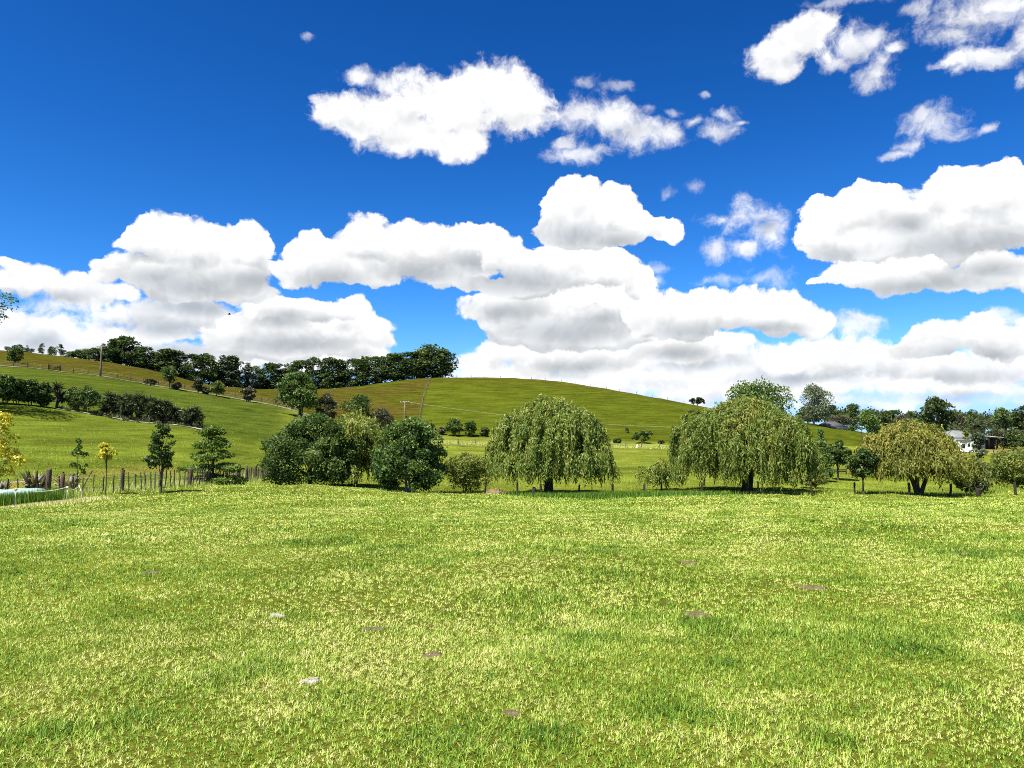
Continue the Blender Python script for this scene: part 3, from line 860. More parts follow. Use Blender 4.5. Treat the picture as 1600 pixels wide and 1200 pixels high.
# ------------------------------------------------------------------ weeping willows
def willow(name, label, px, Y, top, x0, x1, low, seed, F, tiers, strands=2300, trunk_r=0.33, fork=False, L=0.27, Wl=0.082, lean=(0, 0)):
    rng = np.random.default_rng(seed)
    base = at(px, Y)
    Ht = EYE + tan_of(px, top) * Y - base.z
    xl, xr = size_m(x0 - px, Y), size_m(x1 - px, Y)
    W = xr - xl
    root = thing(name, label, "tree", base)
    C = []                                             # cascades: centre x, y, top z, radius, bottom z, weight
    cx = (xl + xr) / 2
    R = W / 2
    bot = size_m(low, Y)
    C.append((cx * 0.5, 0, Ht * 0.95, R * 0.55, Ht * 0.50, 1.5))
    for k in range(7):
        a = k / 7 * 2 * math.pi + rng.uniform(-.3, .3)
        C.append((cx * 0.6 + math.cos(a) * R * 0.40, math.sin(a) * R * 0.40, Ht * rng.uniform(0.80, 0.93), R * rng.uniform(0.38, 0.50), Ht * rng.uniform(0.30, 0.44), 1.1))
    nl = 11
    for k in range(nl):
        a = k / nl * 2 * math.pi + rng.uniform(-.2, .2)
        f = rng.uniform(0.60, 0.70)
        C.append((cx + math.cos(a) * R * f, math.sin(a) * R * f, Ht * rng.uniform(0.62, 0.82), R * rng.uniform(0.30, 0.38), bot + Ht * rng.uniform(0.0, 0.12), 1.1))
    for (tx, ty, tt, tr, tb) in tiers:                 # single hanging lobes seen in the picture
        C.append((size_m(tx - px, Y), ty, size_m(tt, Y), size_m(tr, Y), size_m(tb, Y), 0.75))
    wts = np.array([c[5] * c[3] ** 1.3 for c in C]); wts /= wts.sum()
    cent, axis, tint = [], [], []
    which = rng.choice(len(C), strands, p=wts)
    ct = rng.normal(0, 0.08, len(C))
    per = 9                                            # strands hang together in tresses with gaps between
    for s in range(strands // per):
        c0, c1, zt, r, zb, _ = C[which[s]]
        a = rng.uniform(0, 2 * math.pi)
        f = rng.uniform(0, 1) ** 0.5
        zs = zt - (zt - zb) * 0.36 * f ** 2.2 + rng.normal(0, 0.16)
        ln0 = (zs - zb) * rng.uniform(0.5, 1.08) * (0.42 + 0.58 * f)
        bt = rng.normal(0, 0.10)
        sw0 = rng.normal(0, 0.14, 2)
        for q_ in range(per):
            p = np.array([c0 + math.cos(a) * r * f, c1 + math.sin(a) * r * f, zs]) + rng.normal(0, 0.13, 3)
            ln = max(min(ln0 * rng.uniform(0.65, 1.1), 3.9), 0.55)
            n = max(int(ln / 0.11), 4)
            t = np.linspace(0, 1, n)
            out = np.array([math.cos(a), math.sin(a)]) * (0.22 + 0.30 * f)
            q = np.empty((n, 3))
            q[:, :2] = p[:2] + out * np.sin(t * 1.7)[:, None] * 0.8 + (sw0 + rng.normal(0, .06, 2)) * (t ** 2)[:, None]
            q[:, 2] = p[2] + 0.22 * np.sin(np.minimum(t * 5, math.pi)) - ln * t ** 1.25
            q += rng.normal(0, 0.045, (n, 3))
            d = np.gradient(q, axis=0); d /= np.linalg.norm(d, axis=1)[:, None] + 1e-9
            d = d + rng.normal(0, 0.30, (n, 3))
            cent.append(q); axis.append(d)
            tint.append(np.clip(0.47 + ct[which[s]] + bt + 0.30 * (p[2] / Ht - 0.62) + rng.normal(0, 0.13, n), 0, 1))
    cent = np.concatenate(cent); axis = np.concatenate(axis); tint = np.concatenate(tint)
    cent[:, 2] = np.maximum(cent[:, 2], 0.06)
    n = len(cent)
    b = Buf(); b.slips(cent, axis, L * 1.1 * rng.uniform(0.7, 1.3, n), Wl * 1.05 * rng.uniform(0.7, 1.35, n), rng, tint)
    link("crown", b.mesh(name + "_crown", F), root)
    tb = Buf()
    if fork:
        stems = [((0, 0, -.3), (-0.25, 0.1, Ht * .22), (-1.2, .3, Ht * .55)), ((0.05, 0, -.3), (0.5, -.1, Ht * .2), (1.3, -.2, Ht * .5)), ((0, 0.05, -.3), (0.05, .2, Ht * .25), (.2, .7, Ht * .6))]
    else:
        stems = [((0, 0, -.35), (lean[0], lean[1], Ht * .2), (lean[0] * 2.2, lean[1] * 2.2, Ht * .42))]
    for st in stems:
        st = np.array(st, float)
        f = np.linspace(0, 1, 8)[:, None]
        cc = st[0] * (1-f)**2 + 2 * st[1] * f * (1-f) + st[2] * f**2
        rr = trunk_r * (0.6 if fork else 1.0) * (1.12 - 0.5 * f[:, 0] + 0.3 * np.exp(-f[:, 0] * 10))
        tb.tube(cc, rr, 9)
        for k in range(5 if fork else 10):
            c0, c1, zt, r, zb, _ = C[rng.integers(0, len(C))]
            st2 = cc[rng.integers(4, 8)]
            e = np.array([c0, c1, zt - 0.25])
            m = st2 * 0.5 + e * 0.5 + np.array([0, 0, 0.13 * Ht])
            g = np.linspace(0, 1, 7)[:, None]
            l = st2 * (1-g)**2 + 2 * m * g * (1-g) + e * g**2
            l[1:-1] += rng.normal(0, .06, (5, 3))
            tb.tube(l, trunk_r * 0.42 * (1 - 0.85 * g[:, 0]), 6)
    link("trunk", tb.mesh(name + "_trunk", BARK, True), root)
    return root

# ================================================================== trees along the creek
willow("weeping_willow", "large weeping willow on a single dark trunk, left neighbour of the biggest willow", 857, 62, 621, 763, 956, 13, 21, F_WILLOW,
       [(803, -3.0, 62, 34, 20), (838, -2.6, 66, 26, 24), (905, -3.2, 72, 40, 22), (930, -1.0, 66, 26, 16), (880, -3.6, 54, 26, 24), (782, -0.5, 66, 20, 10)], 7900, 0.36)
willow("weeping_willow", "biggest weeping willow, broad and tiered, hanging almost to the grass right of centre", 1163, 64, 620, 1052, 1266, 8, 22, F_WILLOW,
       [(1085, -3.0, 84, 36, 10), (1125, -3.4, 78, 30, 14), (1168, -4.0, 60, 32, 16), (1215, -3.2, 92, 40, 14), (1245, -1.5, 80, 24, 12), (1075, -0.5, 70, 24, 6), (1190, -4.2, 42, 18, 8)], 9000, 0.42, lean=(0.3, 0.0))
willow("weeping_willow", "low golden-green weeping willow with a forked trunk on the right", 1430, 60, 656, 1342, 1484, 16, 23, F_WILLOW_Y,
       [(1420, -3.0, 66, 34, 26), (1464, -2.6, 62, 28, 22), (1380, -2.2, 58, 30, 22), (1484, -1.0, 50, 20, 14)], 6400, 0.28, fork=True)
willow("weeping_willow", "pale slender weeping willow squeezed between two dark trees left of centre", 556, 64, 646, 508, 612, 6, 24, F_WILLOW,
       [(566, -3.4, 100, 32, 60), (540, -3.2, 84, 26, 40), (552, -3.6, 44, 24, 6), (590, -2.8, 76, 22, 30)], 3600, 0.22)
willow("willow_bush", "small drooping willow bush at the left foot of the biggest willow", 1032, 67, 722, 1002, 1062, 2, 25, F_WILLOW,
       [(1020, -.6, 30, 16, 3), (1045, -.6, 34, 16, 3)], 620, 0.09)
tree("broad_tree", "wide dark green leafy tree reaching the grass, leftmost of the creek group", "tree", 486, 61, 646, 166, "dome", F_DARK, 0.02, 110, 29000, 0.20, 0.125, 31, D=6.5, bright=0.52, rad=0.2)
tree("broad_tree", "glossy dark green tree with a thin grey trunk, right end of the creek group", "tree", 640, 58, 652, 118, "dome", F_DARK, 0.05, 95, 24000, 0.19, 0.135, 32, D=4.8, bright=0.5, bark=BARK_GREY, rad=0.13, stems=2, spread=0.25)
tree("leafy_bush", "yellow-green willow bush left of the single-trunked weeping willow", "bush", 729, 61, 705, 76, "bush", F_BUSH_Y, 0.0, 48, 9500, 0.22, 0.07, 33, bright=0.55, rad=0.06, stems=4, spread=0.4)
tree("young_tree", "young dark tree with a bare straight stem at the left edge of the golden willow", "tree", 1345, 59, 700, 44, "round", F_MID, 0.30, 26, 3600, 0.2, 0.12, 34, rad=0.07, bright=0.45)
tree("slim_tree", "slim upright tree with silvery leaves beside a strainer post, far right", "tree", 1526, 60, 676, 34, "column", F_GUM, 0.10, 34, 3600, 0.19, 0.12, 35, rad=0.07, bright=0.4)
tree("leafy_bush", "low green bush between the golden willow and the silvery slim tree", "bush", 1506, 62, 728, 46, "bush", F_BUSH_Y, 0.0, 30, 4200, 0.2, 0.09, 36, bright=0.45, rad=0.05, stems=3, spread=0.3)
tree("leafy_bush", "big yellow-green bush cut off by the right edge of the picture", "bush", 1590, 62, 694, 104, "bush", F_BUSH_Y, 0.0, 60, 11000, 0.22, 0.10, 37, bright=0.52, rad=0.07, stems=4, spread=0.5)
tree("leafy_bush", "pale low bush at the right foot of the biggest willow", "bush", 1268, 70, 737, 56, "bush", F_BUSH_Y, 0.0, 26, 3000, 0.22, 0.09, 38, bright=0.6, rad=0.04, stems=3, spread=0.4)
tree("conifer", "narrow dark conical tree just right of the biggest willow", "tree", 1281, 88, 668, 44, "cone", F_DARK, 0.02, 60, 5200, 0.26, 0.14, 39, bright=0.5, rad=0.12)
tree("leafy_tree", "small round green tree on a thin trunk right of the narrow conical tree", "tree", 1307, 92, 684, 40, "round", F_MID, 0.30, 34, 4000, 0.26, 0.17, 40, bright=0.45, rad=0.11)
tree("leafy_tree", "tall dark tree rising behind the left shoulder of the golden willow", "tree", 1347, 100, 640, 62, "ragged", F_DARK, 0.08, 60, 7000, 0.28, 0.19, 41, bright=0.45, rad=0.2)

# ================================================================== young trees by the batten fence
tree("young_tree", "young tree with a dark green oval crown on a straight stem by the batten fence", "tree", 255, 46.5, 662, 44, "ragged", F_MID, 0.34, 40, 3400, 0.14, 0.10, 51, bright=0.46, fringe=0.25, rad=0.075)
tree("spreading_tree", "spreading light green tree with flat shelves of leaves behind the batten fence", "tree", 334, 58, 667, 104, "layered", F_FRESH, 0.04, 130, 14500, 0.17, 0.115, 52, bright=0.60, rad=0.13, fringe=0.18)
tree("sapling", "thin lacy green sapling standing behind the flax clumps", "tree", 125, 47, 685, 30, "ragged", F_FRESH, 0.25, 16, 620, 0.15, 0.09, 53, bright=0.35, rad=0.03)
tree("sapling", "small bright yellow sapling on a bare stem by the batten fence", "tree", 169, 44, 690, 28, "round", F_YELLOW, 0.60, 14, 620, 0.15, 0.11, 54, bright=0.6, rad=0.03)
tree("yellow_tree", "yellow-leaved young tree cut off by the left edge of the picture", "tree", 0, 41, 644, 74, "ragged", F_YELLOW, 0.28, 26, 1900, 0.17, 0.12, 55, bright=0.55, rad=0.06, bark=BARK_GREY)

# ================================================================== trees along the track and at the foot of the hills
tree("round_tree", "big rounded dark green tree standing on several trunks beside the gravel track", "tree", 465, 190, 580, 64, "dome", F_DARK, 0.20, 90, 9000, 0.5, 0.36, 61, bright=0.5, rad=0.22, stems=4, spread=2.2)
tree("shrub", "dark shrub right of the big rounded tree on the track", "bush", 509, 192, 614, 34, "bush", F_OLIVE, 0.0, 34, 3200, 0.42, 0.26, 62, bright=0.35, rad=0.2)
tree("leafy_tree", "medium green rounded tree above the pale slender willow", "tree", 556, 150, 617, 68, "dome", F_MID, 0.05, 60, 6500, 0.42, 0.28, 63, bright=0.5, rad=0.2)
tree("shrub", "dark scrubby bush at the right shoulder of the medium green rounded tree", "bush", 594, 158, 634, 44, "bush", F_OLIVE, 0.0, 30, 3000, 0.38, 0.24, 64, bright=0.4, rad=0.12)
for k, (px, top, w, Fm, lab) in enumerate([
    (388, 604, 26, F_OLIVE, "greyish twiggy bush beside the track left of the big rounded tree"),
    (264, 569, 28, F_MID, "round green tree by the track below the brown ridge"),
    (234, 591, 20, F_OLIVE, "low reddish brown bush by the track right of the power pole"),
    (309, 586, 20, F_OLIVE, "thin upright bush by the track, left of the lighter green one"),
    (338, 593, 26, F_BUSH_Y, "light green bush by the track between two dull ones"),
    (276, 597, 16, F_OLIVE, "tiny dark bush at the right foot of the round track tree"),
    (322, 604, 18, F_OLIVE, "lowest dark shrub in front of the light green track bush"),
    (21, 540, 26, F_DARK, "dark round shrub on the grass ridge near the left edge")]):
    tree("shrub", lab, "bush", px, float(np.interp(px, _rpx, _rY)) - (4.5 if k != 7 else -24), top, w, "bush" if k != 1 else "round", Fm, 0.0 if k != 1 else .2, 26, 1700, 0.45, 0.28, 70 + k, group="bushes along the track", rad=0.12)
for k, (px, Y, top, w, Fm, lab) in enumerate([
    (708, 200, 654, 30, F_DARK, "larger dark round bush at the foot of the green hill"),
    (734, 200, 658, 26, F_DARK, "smaller dark round bush right beside the larger one below the hill"),
    (757, 200, 668, 16, F_MID, "small grey-green bush rightmost of the trio below the hill"),
    (690, 201, 667, 12, F_OLIVE, "little brownish bush leftmost below the hill"),
    (676, 202, 660, 10, F_MID, "thin green bush at the foot of the hill boundary fence"),
    (1004, 196, 672, 40, F_DARK, "broad dark bush below the hill between the two large willows"),
    (964, 196, 685, 16, F_DARK, "low dark bush touching the right side of the single-trunked willow"),
    (1033, 196, 688, 12, F_OLIVE, "small dull bush right of the broad dark bush below the hill"),
    (1056, 170, 676, 22, F_MID, "green bush peeping out at the left side of the biggest willow")]):
    tree("shrub", lab, "bush", px, Y, top, w, "bush", Fm, 0.0, 26, 1800, 0.45, 0.3, 90 + k, group="bushes at the foot of the green hill", rad=0.1)
tree("broad_tree", "dark green broad tree rising behind the biggest willow", "tree", 1186, 150, 590, 122, "round", F_DARK, 0.15, 80, 8000, 0.5, 0.34, 101, bright=0.55, rad=0.4)
tree("leafy_tree", "dark flat-topped tree on the falling end of the hill crest", "tree", 1090, 345, 620, 34, "round", F_PINE, 0.0, 30, 2400, 0.6, 0.4, 102, bright=0.6, rad=0.3)
tree("gum_tree", "tall pale grey-green gum tree with light trunk right of the biggest willow", "tree", 1271, 300, 604, 58, "ragged", F_GUM, 0.22, 80, 6500, 0.6, 0.36, 103, bright=0.5, bark=BARK_GREY, rad=0.42)

# ================================================================== trees made once and copied: belt on the ridge, trees on the right
def variant(kind, F, W, Ht, z0, nc, nl, L, Wl, seed, bark=BARK):
    b, c, r = crown(kind, W, Ht, z0 * Ht, nc, nl, L, Wl, seed, None, 0.5)
    return b.mesh("crown", F), trunk_mesh("trunk", Ht, max(z0 * Ht, .12 * Ht), 0.022 * Ht, c, seed, bark, nlimb=6), W, Ht
VAR = {
 "pine": [variant("cone", F_PINE, 7.0, 13.0, 0.0, 60, 3000, 0.65, 0.30, 200 + k) for k in range(3)],
 "leaf": [variant("column", F_BELT, 7.0, 13.0, 0.0, 50, 3000, 0.6, 0.42, 210 + k) for k in range(3)] +
         [variant("ragged", F_BELT, 8.0, 13.0, 0.0, 55, 2800, 0.6, 0.40, 214 + k) for k in range(3)],
 "round": [variant("dome", F_BELT, 9.0, 9.0, 0.03, 60, 3000, 0.6, 0.42, 220 + k) for k in range(3)],
 "gum": [variant("ragged", F_GUM, 7.0, 11.0, 0.15, 40, 2000, 0.6, 0.34, 230 + k, BARK_GREY) for k in range(2)],
 "olive": [variant("round", F_OLIVE, 9.0, 10.0, 0.06, 50, 2600, 0.6, 0.36, 240 + k) for k in range(2)],
}
def put_tree(name, label, cat, px, Y, top, wpx, kind, k, group):
    cm, tm, W, Ht = VAR[kind][k % len(VAR[kind])]
    base = at(px, Y)
    h = EYE + tan_of(px, top) * Y - base.z
    w = size_m(wpx, Y)
    root = thing(name, label, cat, base, (k * 2.399) % 6.28, group, (w / W, w / W, h / Ht))
    link("crown", cm, root); link("trunk", tm, root)
    return root

BELT = [(112,549,17,"round"),(123,546,18,"round"),(135,545,19,"round"),(147,543,18,"round"),(158,536,13,"pine"),(168,534,15,"pine"),(180,531,20,"leaf"),(195,526,40,"round"),
 (213,540,22,"pine"),(224,541,20,"leaf"),(236,549,24,"leaf"),(249,552,22,"round"),(260,546,24,"leaf"),(274,550,22,"leaf"),(287,556,18,"pine"),(301,553,26,"leaf"),(317,552,28,"round"),
 (333,564,16,"gum"),(346,554,28,"pine"),(361,558,20,"leaf"),(374,566,18,"gum"),(386,566,20,"pine"),(398,572,18,"leaf"),(410,574,16,"pine"),(422,568,22,"leaf"),(436,567,22,"pine"),
 (450,570,20,"leaf"),(471,562,26,"leaf"),(488,558,22,"leaf"),(502,563,18,"pine"),(515,560,22,"leaf"),(529,564,20,"leaf"),(542,562,22,"pine"),(557,560,26,"leaf"),(573,557,24,"leaf"),
 (587,556,26,"leaf"),(601,556,22,"round"),(615,554,26,"leaf"),(630,553,24,"leaf"),(644,549,24,"leaf"),(659,546,24,"leaf"),(675,538,42,"round"),(690,549,22,"leaf")]
for k, (px, top, w, kind) in enumerate(BELT):
    lab = "%s tree from the left in the dark shelterbelt along the ridge" % ordinal(k)
    if (px, top) == (195, 526): lab = "big dark round-headed tree, tallest of the left half of the ridge shelterbelt"
    if (px, top) == (675, 538): lab = "tallest dark tree, at the right end of the ridge shelterbelt above the hill boundary"
    Yc = float(np.interp(px, [100, 240, 320, 430, 590, 700], [297, 293, 300, 335, 337, 342]))
    put_tree("shelter_tree", lab, "tree", px, Yc + (k % 3) * 1.5, top, w * 1.85, kind, k, "trees of the ridge shelterbelt")
RID = [(8,541,12,"olive"),(26,538,14,"gum"),(38,539,12,"pine"),(46,544,9,"olive"),(63,537,14,"gum"),(78,541,14,"round"),(91,538,15,"gum")]
for k, (px, top, w, kind) in enumerate(RID):
    put_tree("ridge_tree", "%s small tree from the left edge standing alone on the ridge skyline" % ordinal(k), "tree", px, 306, top, w, kind, k, "single trees on the left skyline")
# right: garden and wood round the houses
RIGHT = [(1466,320,620,66,"round",1,"large dark leafy tree left of the hip-roofed house, tallest on the right"),
 (1332,330,632,30,"leaf",0,"upright green tree behind the grey roof"),
 (1300,345,634,24,"leaf",1,"dark tree left behind the grey roof"),
 (1312,318,648,40,"olive",0,"dull bushy tree directly behind the grey roof"),
 (1262,312,650,44,"olive",1,"dull scrub at the foot of the pale gum tree"),
 (1370,360,645,34,"olive",0,"greyish tree beyond the top of the golden willow"),
 (1395,380,640,40,"leaf",3,"bushy dark tree above the golden willow's left half"),
 (1425,390,641,36,"round",0,"rounded dark tree above the golden willow's crown"),
 (1500,420,642,40,"olive",1,"grey-green tree right behind the large dark leafy tree"),
 (1522,400,640,30,"round",2,"round-topped tree left behind the palm"),
 (1568,330,637,48,"round",1,"rounded dark tree right of the palm"),
 (1600,300,634,56,"leaf",4,"tall dark tree at the right edge behind the garden"),
 (1381,350,643,30,"round",1,"dark round tree low over the golden willow's left shoulder"),
 (1412,345,646,34,"olive",1,"dull tree just above the middle of the golden willow"),
 (1445,350,640,30,"leaf",5,"upright dark tree touching the left side of the large dark leafy tree"),
 (1556,262,672,46,"olive",0,"low dull shrub below the palm's right side"),
 (1584,258,670,40,"round",2,"green shrub at the right edge below the tall tree")]
for k, (px, Y, top, w, kind, v, lab) in enumerate(RIGHT):
    put_tree("garden_tree", lab, "tree", px, Y, top, w, kind, v, "trees round the houses on the right")

# far wood that reads as one mass
rng = np.random.default_rng(301)
wb = Buf()
for k in range(130):
    px = rng.uniform(1255, 1760); Y = rng.uniform(430, 640)
    b0 = at(px, Y); w = rng.uniform(8, 17); h = rng.uniform(11, 17) + (Y - 430) * 0.03
    n = 210
    d = sphere_pts(n, rng); d[:, 2] = np.abs(d[:, 2]) * 1.0 - 0.25 * rng.uniform(size=n)
    p = np.array(b0) + np.array([0, 0, h * 0.5]) + d * np.array([w/2, w/2, h/2]) * rng.uniform(0.6, 1.05, n)[:, None]
    wb.leaves(p, d + rng.normal(0, .6, (n, 3)), 1.6, 1.1, rng, np.clip(rng.uniform(.2, .6) + rng.normal(0, .2, n), 0, 1))
tag(link("far_wood", wb.mesh("far_wood", F_BELT)), "distant dark wood closing the valley on the right", "wood", kind="stuff")

# tree standing outside the left edge, its outermost spray hanging into the picture
tree("overhanging_tree", "tree outside the left edge with one dark spray against the clouds", "tree", -70, 96, 430, 156, "round", F_DARK, 0.55, 60, 5000, 0.34, 0.22, 111, rad=0.3)

# ================================================================== fences, poles and other farm things
WOOD = simple_mat("weathered_wood", (0.040, 0.030, 0.022), (0.125, 0.098, 0.072), 7.0, 0.92, 0.1, 0.5, stretch=(3, 3, 0.5))
WOOD_DARK = simple_mat("tarred_wood", (0.016, 0.013, 0.011), (0.05, 0.042, 0.035), 7.0, 0.9, 0.1, 0.4, stretch=(3, 3, 0.5))
WOOD_PALE = simple_mat("pale_wood", (0.32, 0.28, 0.22), (0.55, 0.50, 0.42), 6.0, 0.9, 0.1, 0.3, stretch=(3, 3, 0.5))
WIRE = simple_mat("galvanised_wire", (0.42, 0.42, 0.38), (0.60, 0.60, 0.55), 3.0, 0.45, 0.5)
WHITE = simple_mat("white_paint", (0.46, 0.46, 0.45), (0.56, 0.56, 0.55), 2.0, 0.5, 0.4)
GLASS = simple_mat("dark_glass", (0.012, 0.014, 0.018), (0.03, 0.035, 0.04), 2.0, 0.12, 0.6)

def post_mesh(name, r, h, material, seed, sides=8, foot=0.5, chamfer=True):
    rng = np.random.default_rng(seed)
    t = np.array([-foot, 0.0, 0.25 * h, 0.6 * h, 0.97 * h, h])
    pts = np.c_[rng.normal(0, 0.012, 6) * h, rng.normal(0, 0.012, 6) * h, t]
    rad = r * np.array([1.05, 1.04, 1.0, .98, .96, .82 if chamfer else .96])
    return Buf().tube(pts, rad, sides).mesh(name, material, False)
POSTS = [post_mesh("post", 0.105, 1.26, WOOD, 400 + k) for k in range(4)]
BATTENS = [post_mesh("batten", 0.040, 1.08, WOOD, 410 + k, 4, 0.02, False) for k in range(5)]
FARPOST = [post_mesh("post", 0.095, 1.3, WOOD, 420 + k, 6) for k in range(3)]
DARKPOST = [post_mesh("post", 0.10, 1.15, WOOD_DARK, 430 + k, 8) for k in range(3)]

def fence(name, label, path, post_step, batten_step=None, posts=POSTS, wires=(0.25, 0.5, 0.75, 0.98), wire_r=0.004, seed=1, group=None, lean=0.03, scale=1.0, pts_only=None):
    rg = np.random.default_rng(seed)
    pts = np.array([[ground_px(p, y), y] for p, y in path])
    seg = np.r_[0, np.cumsum(np.linalg.norm(np.diff(pts, axis=0), axis=1))]
    o = Vector((pts[0, 0], pts[0, 1], float(H(*pts[0]))))
    root = thing(name, label, "fence", o, 0, group)
    def place(nm, meshes, s, sc, ln):
        x, y = np.interp(s, seg, pts[:, 0]), np.interp(s, seg, pts[:, 1])
        z = float(H(x, y))
        c = link(nm, meshes[rg.integers(len(meshes))], root, (x - o.x, y - o.y, z - o.z), rg.uniform(0, 6.28))
        c.rotation_euler = (rg.normal(0, ln), rg.normal(0, ln), rg.uniform(0, 6.28))
        k = sc * rg.uniform(0.93, 1.07)
        c.scale = (sc * rg.uniform(.85, 1.2), sc * rg.uniform(.85, 1.2), k)
    sp = np.arange(0, seg[-1] + 0.01, post_step) if pts_only is None else np.array(pts_only)
    for s in sp:
        place("post", posts, float(np.clip(s + (rg.normal(0, .06 * post_step) if pts_only is None else 0), 0, seg[-1])), scale, lean)
    if batten_step:
        for s in np.arange(batten_step, seg[-1], batten_step):
            if np.min(np.abs(sp - s)) > batten_step * 0.4:
                place("batten", BATTENS, float(s + rg.normal(0, .12 * batten_step)), 1.0, lean * 1.3)
    if wires:
        s = np.linspace(0, seg[-1], max(int(seg[-1] / 2.5), 2))
        xy = np.stack([np.interp(s, seg, pts[:, k]) for k in (0, 1)], 1)
        z = H(xy[:, 0], xy[:, 1])
        for hgt in wires:
            b = Buf().tube(np.c_[xy[:, 0] - o.x, xy[:, 1] - o.y, z - o.z + hgt * scale], np.full(len(s), wire_r), 4)
            link("wire", b.mesh("wire", WIRE), root)
    return root

fence("batten_fence", "weathered post and batten wire fence along the left of the near paddock",
      [(-170, 39.6), (0, 41.5), (85, 43), (180, 45), (300, 53), (370, 63), (432, 82)], 3.7, 0.52, wires=(0.16, 0.34, 0.52, 0.72, 0.95), wire_r=0.006, seed=6)
fence("wire_fence", "wire fence with small posts running along the skyline of the green hill",
      [(690, 334), (780, 336), (860, 336), (960, 331), (1040, 326), (1100, 322)], 6.5, None, FARPOST, (0.5, 1.0), 0.004, 7, scale=0.85)
fence("wire_fence", "boundary fence climbing straight up the hill between brown and green grass",
      [(654, 202), (657, 240), (662, 275), (668, 305), (674, 333)], 4.0, None, FARPOST, (0.4, 0.8, 1.1), 0.008, 8)
fence("wire_fence", "long post fence following the gravel track under the brown ridge",
      [(-60, 190), (0, 194), (60, 199), (155, 204), (240, 207), (320, 210), (400, 212), (440, 211), (470, 208)], 3.4, None, FARPOST, (0.4, 0.8, 1.1), 0.006, 9)
fence("wire_fence", "wire fence through the strip of dry grass below the hill",
      [(640, 181), (690, 180), (780, 179), (960, 179), (1070, 180)], 3.9, None, POSTS, (0.4, 0.8), 0.006, 10, scale=0.95)
fence("wire_fence", "dark post fence in front of the caravan and garden on the right",
      [(1460, 214), (1500, 214), (1560, 210), (1620, 208)], 3.0, None, DARKPOST, (0.5, 0.9), 0.02, 11, scale=1.2)
fence("creek_fence", "low dark posts along the creek in front of the three right-hand trees",
      [(1005, 61), (1100, 60), (1268, 58.5), (1324, 60), (1364, 58), (1381, 57.5), (1446, 57), (1454, 58.5), (1523, 57), (1600, 56)], 4.2, None, DARKPOST, None, 0.005, 12, scale=0.8, lean=0.05, )
fence("creek_fence", "short run of dark posts left of the single-trunked weeping willow",
      [(752, 57.5), (766, 57.5), (824, 57.5), (833, 57), (845, 57.5), (912, 57), (980, 58)], 2.6, None, DARKPOST, None, 0.005, 13, scale=0.8, lean=0.06)

def single_post(name, label, px, Y, top, rad, material, seed, cat="post"):
    base = at(px, Y)
    h = EYE + tan_of(px, top) * Y - base.z
    o = link(name, post_mesh(name, rad, h, material, seed), None, base)
    return tag(o, label, cat)
single_post("white_post", "single white post standing in the far dry strip between two willows", 995, 176, 695, 0.22, WHITE, 441)
single_post("strainer_post", "thick dark strainer post beside the silvery slim tree", 1523, 56.5, 762, 0.16, WOOD_DARK, 442)
single_post("strainer_post", "thick dark strainer post just left of the single willow trunk", 834, 56.5, 762, 0.15, WOOD_DARK, 443)
single_post("strainer_post", "thick grey strainer post of the batten fence nearest the flax clumps", 80, 42.4, 733, 0.15, WOOD, 444)

# gate by the track
g0, g1 = at(73, 196), at(92, 197.5)
gate = thing("farm_gate", "dark wooden farm gate by the track below the left skyline", "gate", g0)
gd = g1 - g0
for k, z in enumerate((0.35, 0.65, 0.95, 1.25)):
    link("rail", Buf().tube(np.array([[0, 0, z], [gd.x * .5, gd.y * .5, gd.z * .5 + z], [gd.x, gd.y, gd.z + z]]), [.07, .07, .07], 5).mesh("rail", WOOD_DARK), gate)
for f in (0.0, 1.0):
    link("gate_post", post_mesh("gate_post", 0.16, 1.7, WOOD_DARK, 450 + int(f)), gate, (gd.x * f, gd.y * f, gd.z * f))
link("brace", Buf().tube(np.array([[0, -.05, .35], [gd.x, gd.y - .05, gd.z + 1.25]]), [.06, .06], 5).mesh("brace", WOOD_DARK), gate)

# power poles
def pole(label, px, Y, top, material, rad, pale_foot=False, arm=1.1, rz=0.0, seed=1):
    base = at(px, Y)
    h = EYE + tan_of(px, top) * Y - base.z
    root = thing("power_pole", label, "pole", base, rz)
    link("shaft", Buf().tube(np.array([[0, 0, -.6], [0.02, 0, h * .3], [.05, 0, h * .7], [.06, 0, h]]), [rad * 1.15, rad * 1.05, rad * .9, rad * .75], 8).mesh("shaft", material, True), root)
    if pale_foot:
        link("sleeve", Buf().tube(np.array([[.015, 0, .2], [.03, 0, h * .42]]), [rad * 1.2, rad * 1.12], 8).mesh("sleeve", WOOD_PALE, True), root)
    link("crossarm", Buf().box((-arm + .06, -.09, h - .45), (arm + .06, .09, h - .2)).mesh("crossarm", material), root)
    for x in (-arm * .85, -arm * .3, arm * .3, arm * .85):
        link("insulator", Buf().tube(np.array([[x + .06, 0, h - .2], [x + .06, 0, h - .05], [x + .06, 0, h + .03]]), [.05, .09, .04], 6).mesh("insulator", WHITE), root)
    return root, base, h
POLE = simple_mat("pole_wood", (0.10, 0.075, 0.055), (0.22, 0.17, 0.13), 5.0, 0.9, 0.1, 0.2, stretch=(3, 3, .3))
p1, b1, h1 = pole("tall wooden power pole with crossarm beside the track under the brown ridge", 155, 199, 540, POLE, 0.24, arm=1.3, seed=1)
p2, b2, h2 = pole("power pole with a pale lower half below the hill boundary fence", 632, 188, 627, POLE, 0.22, True, 1.2, 0.5, 2)
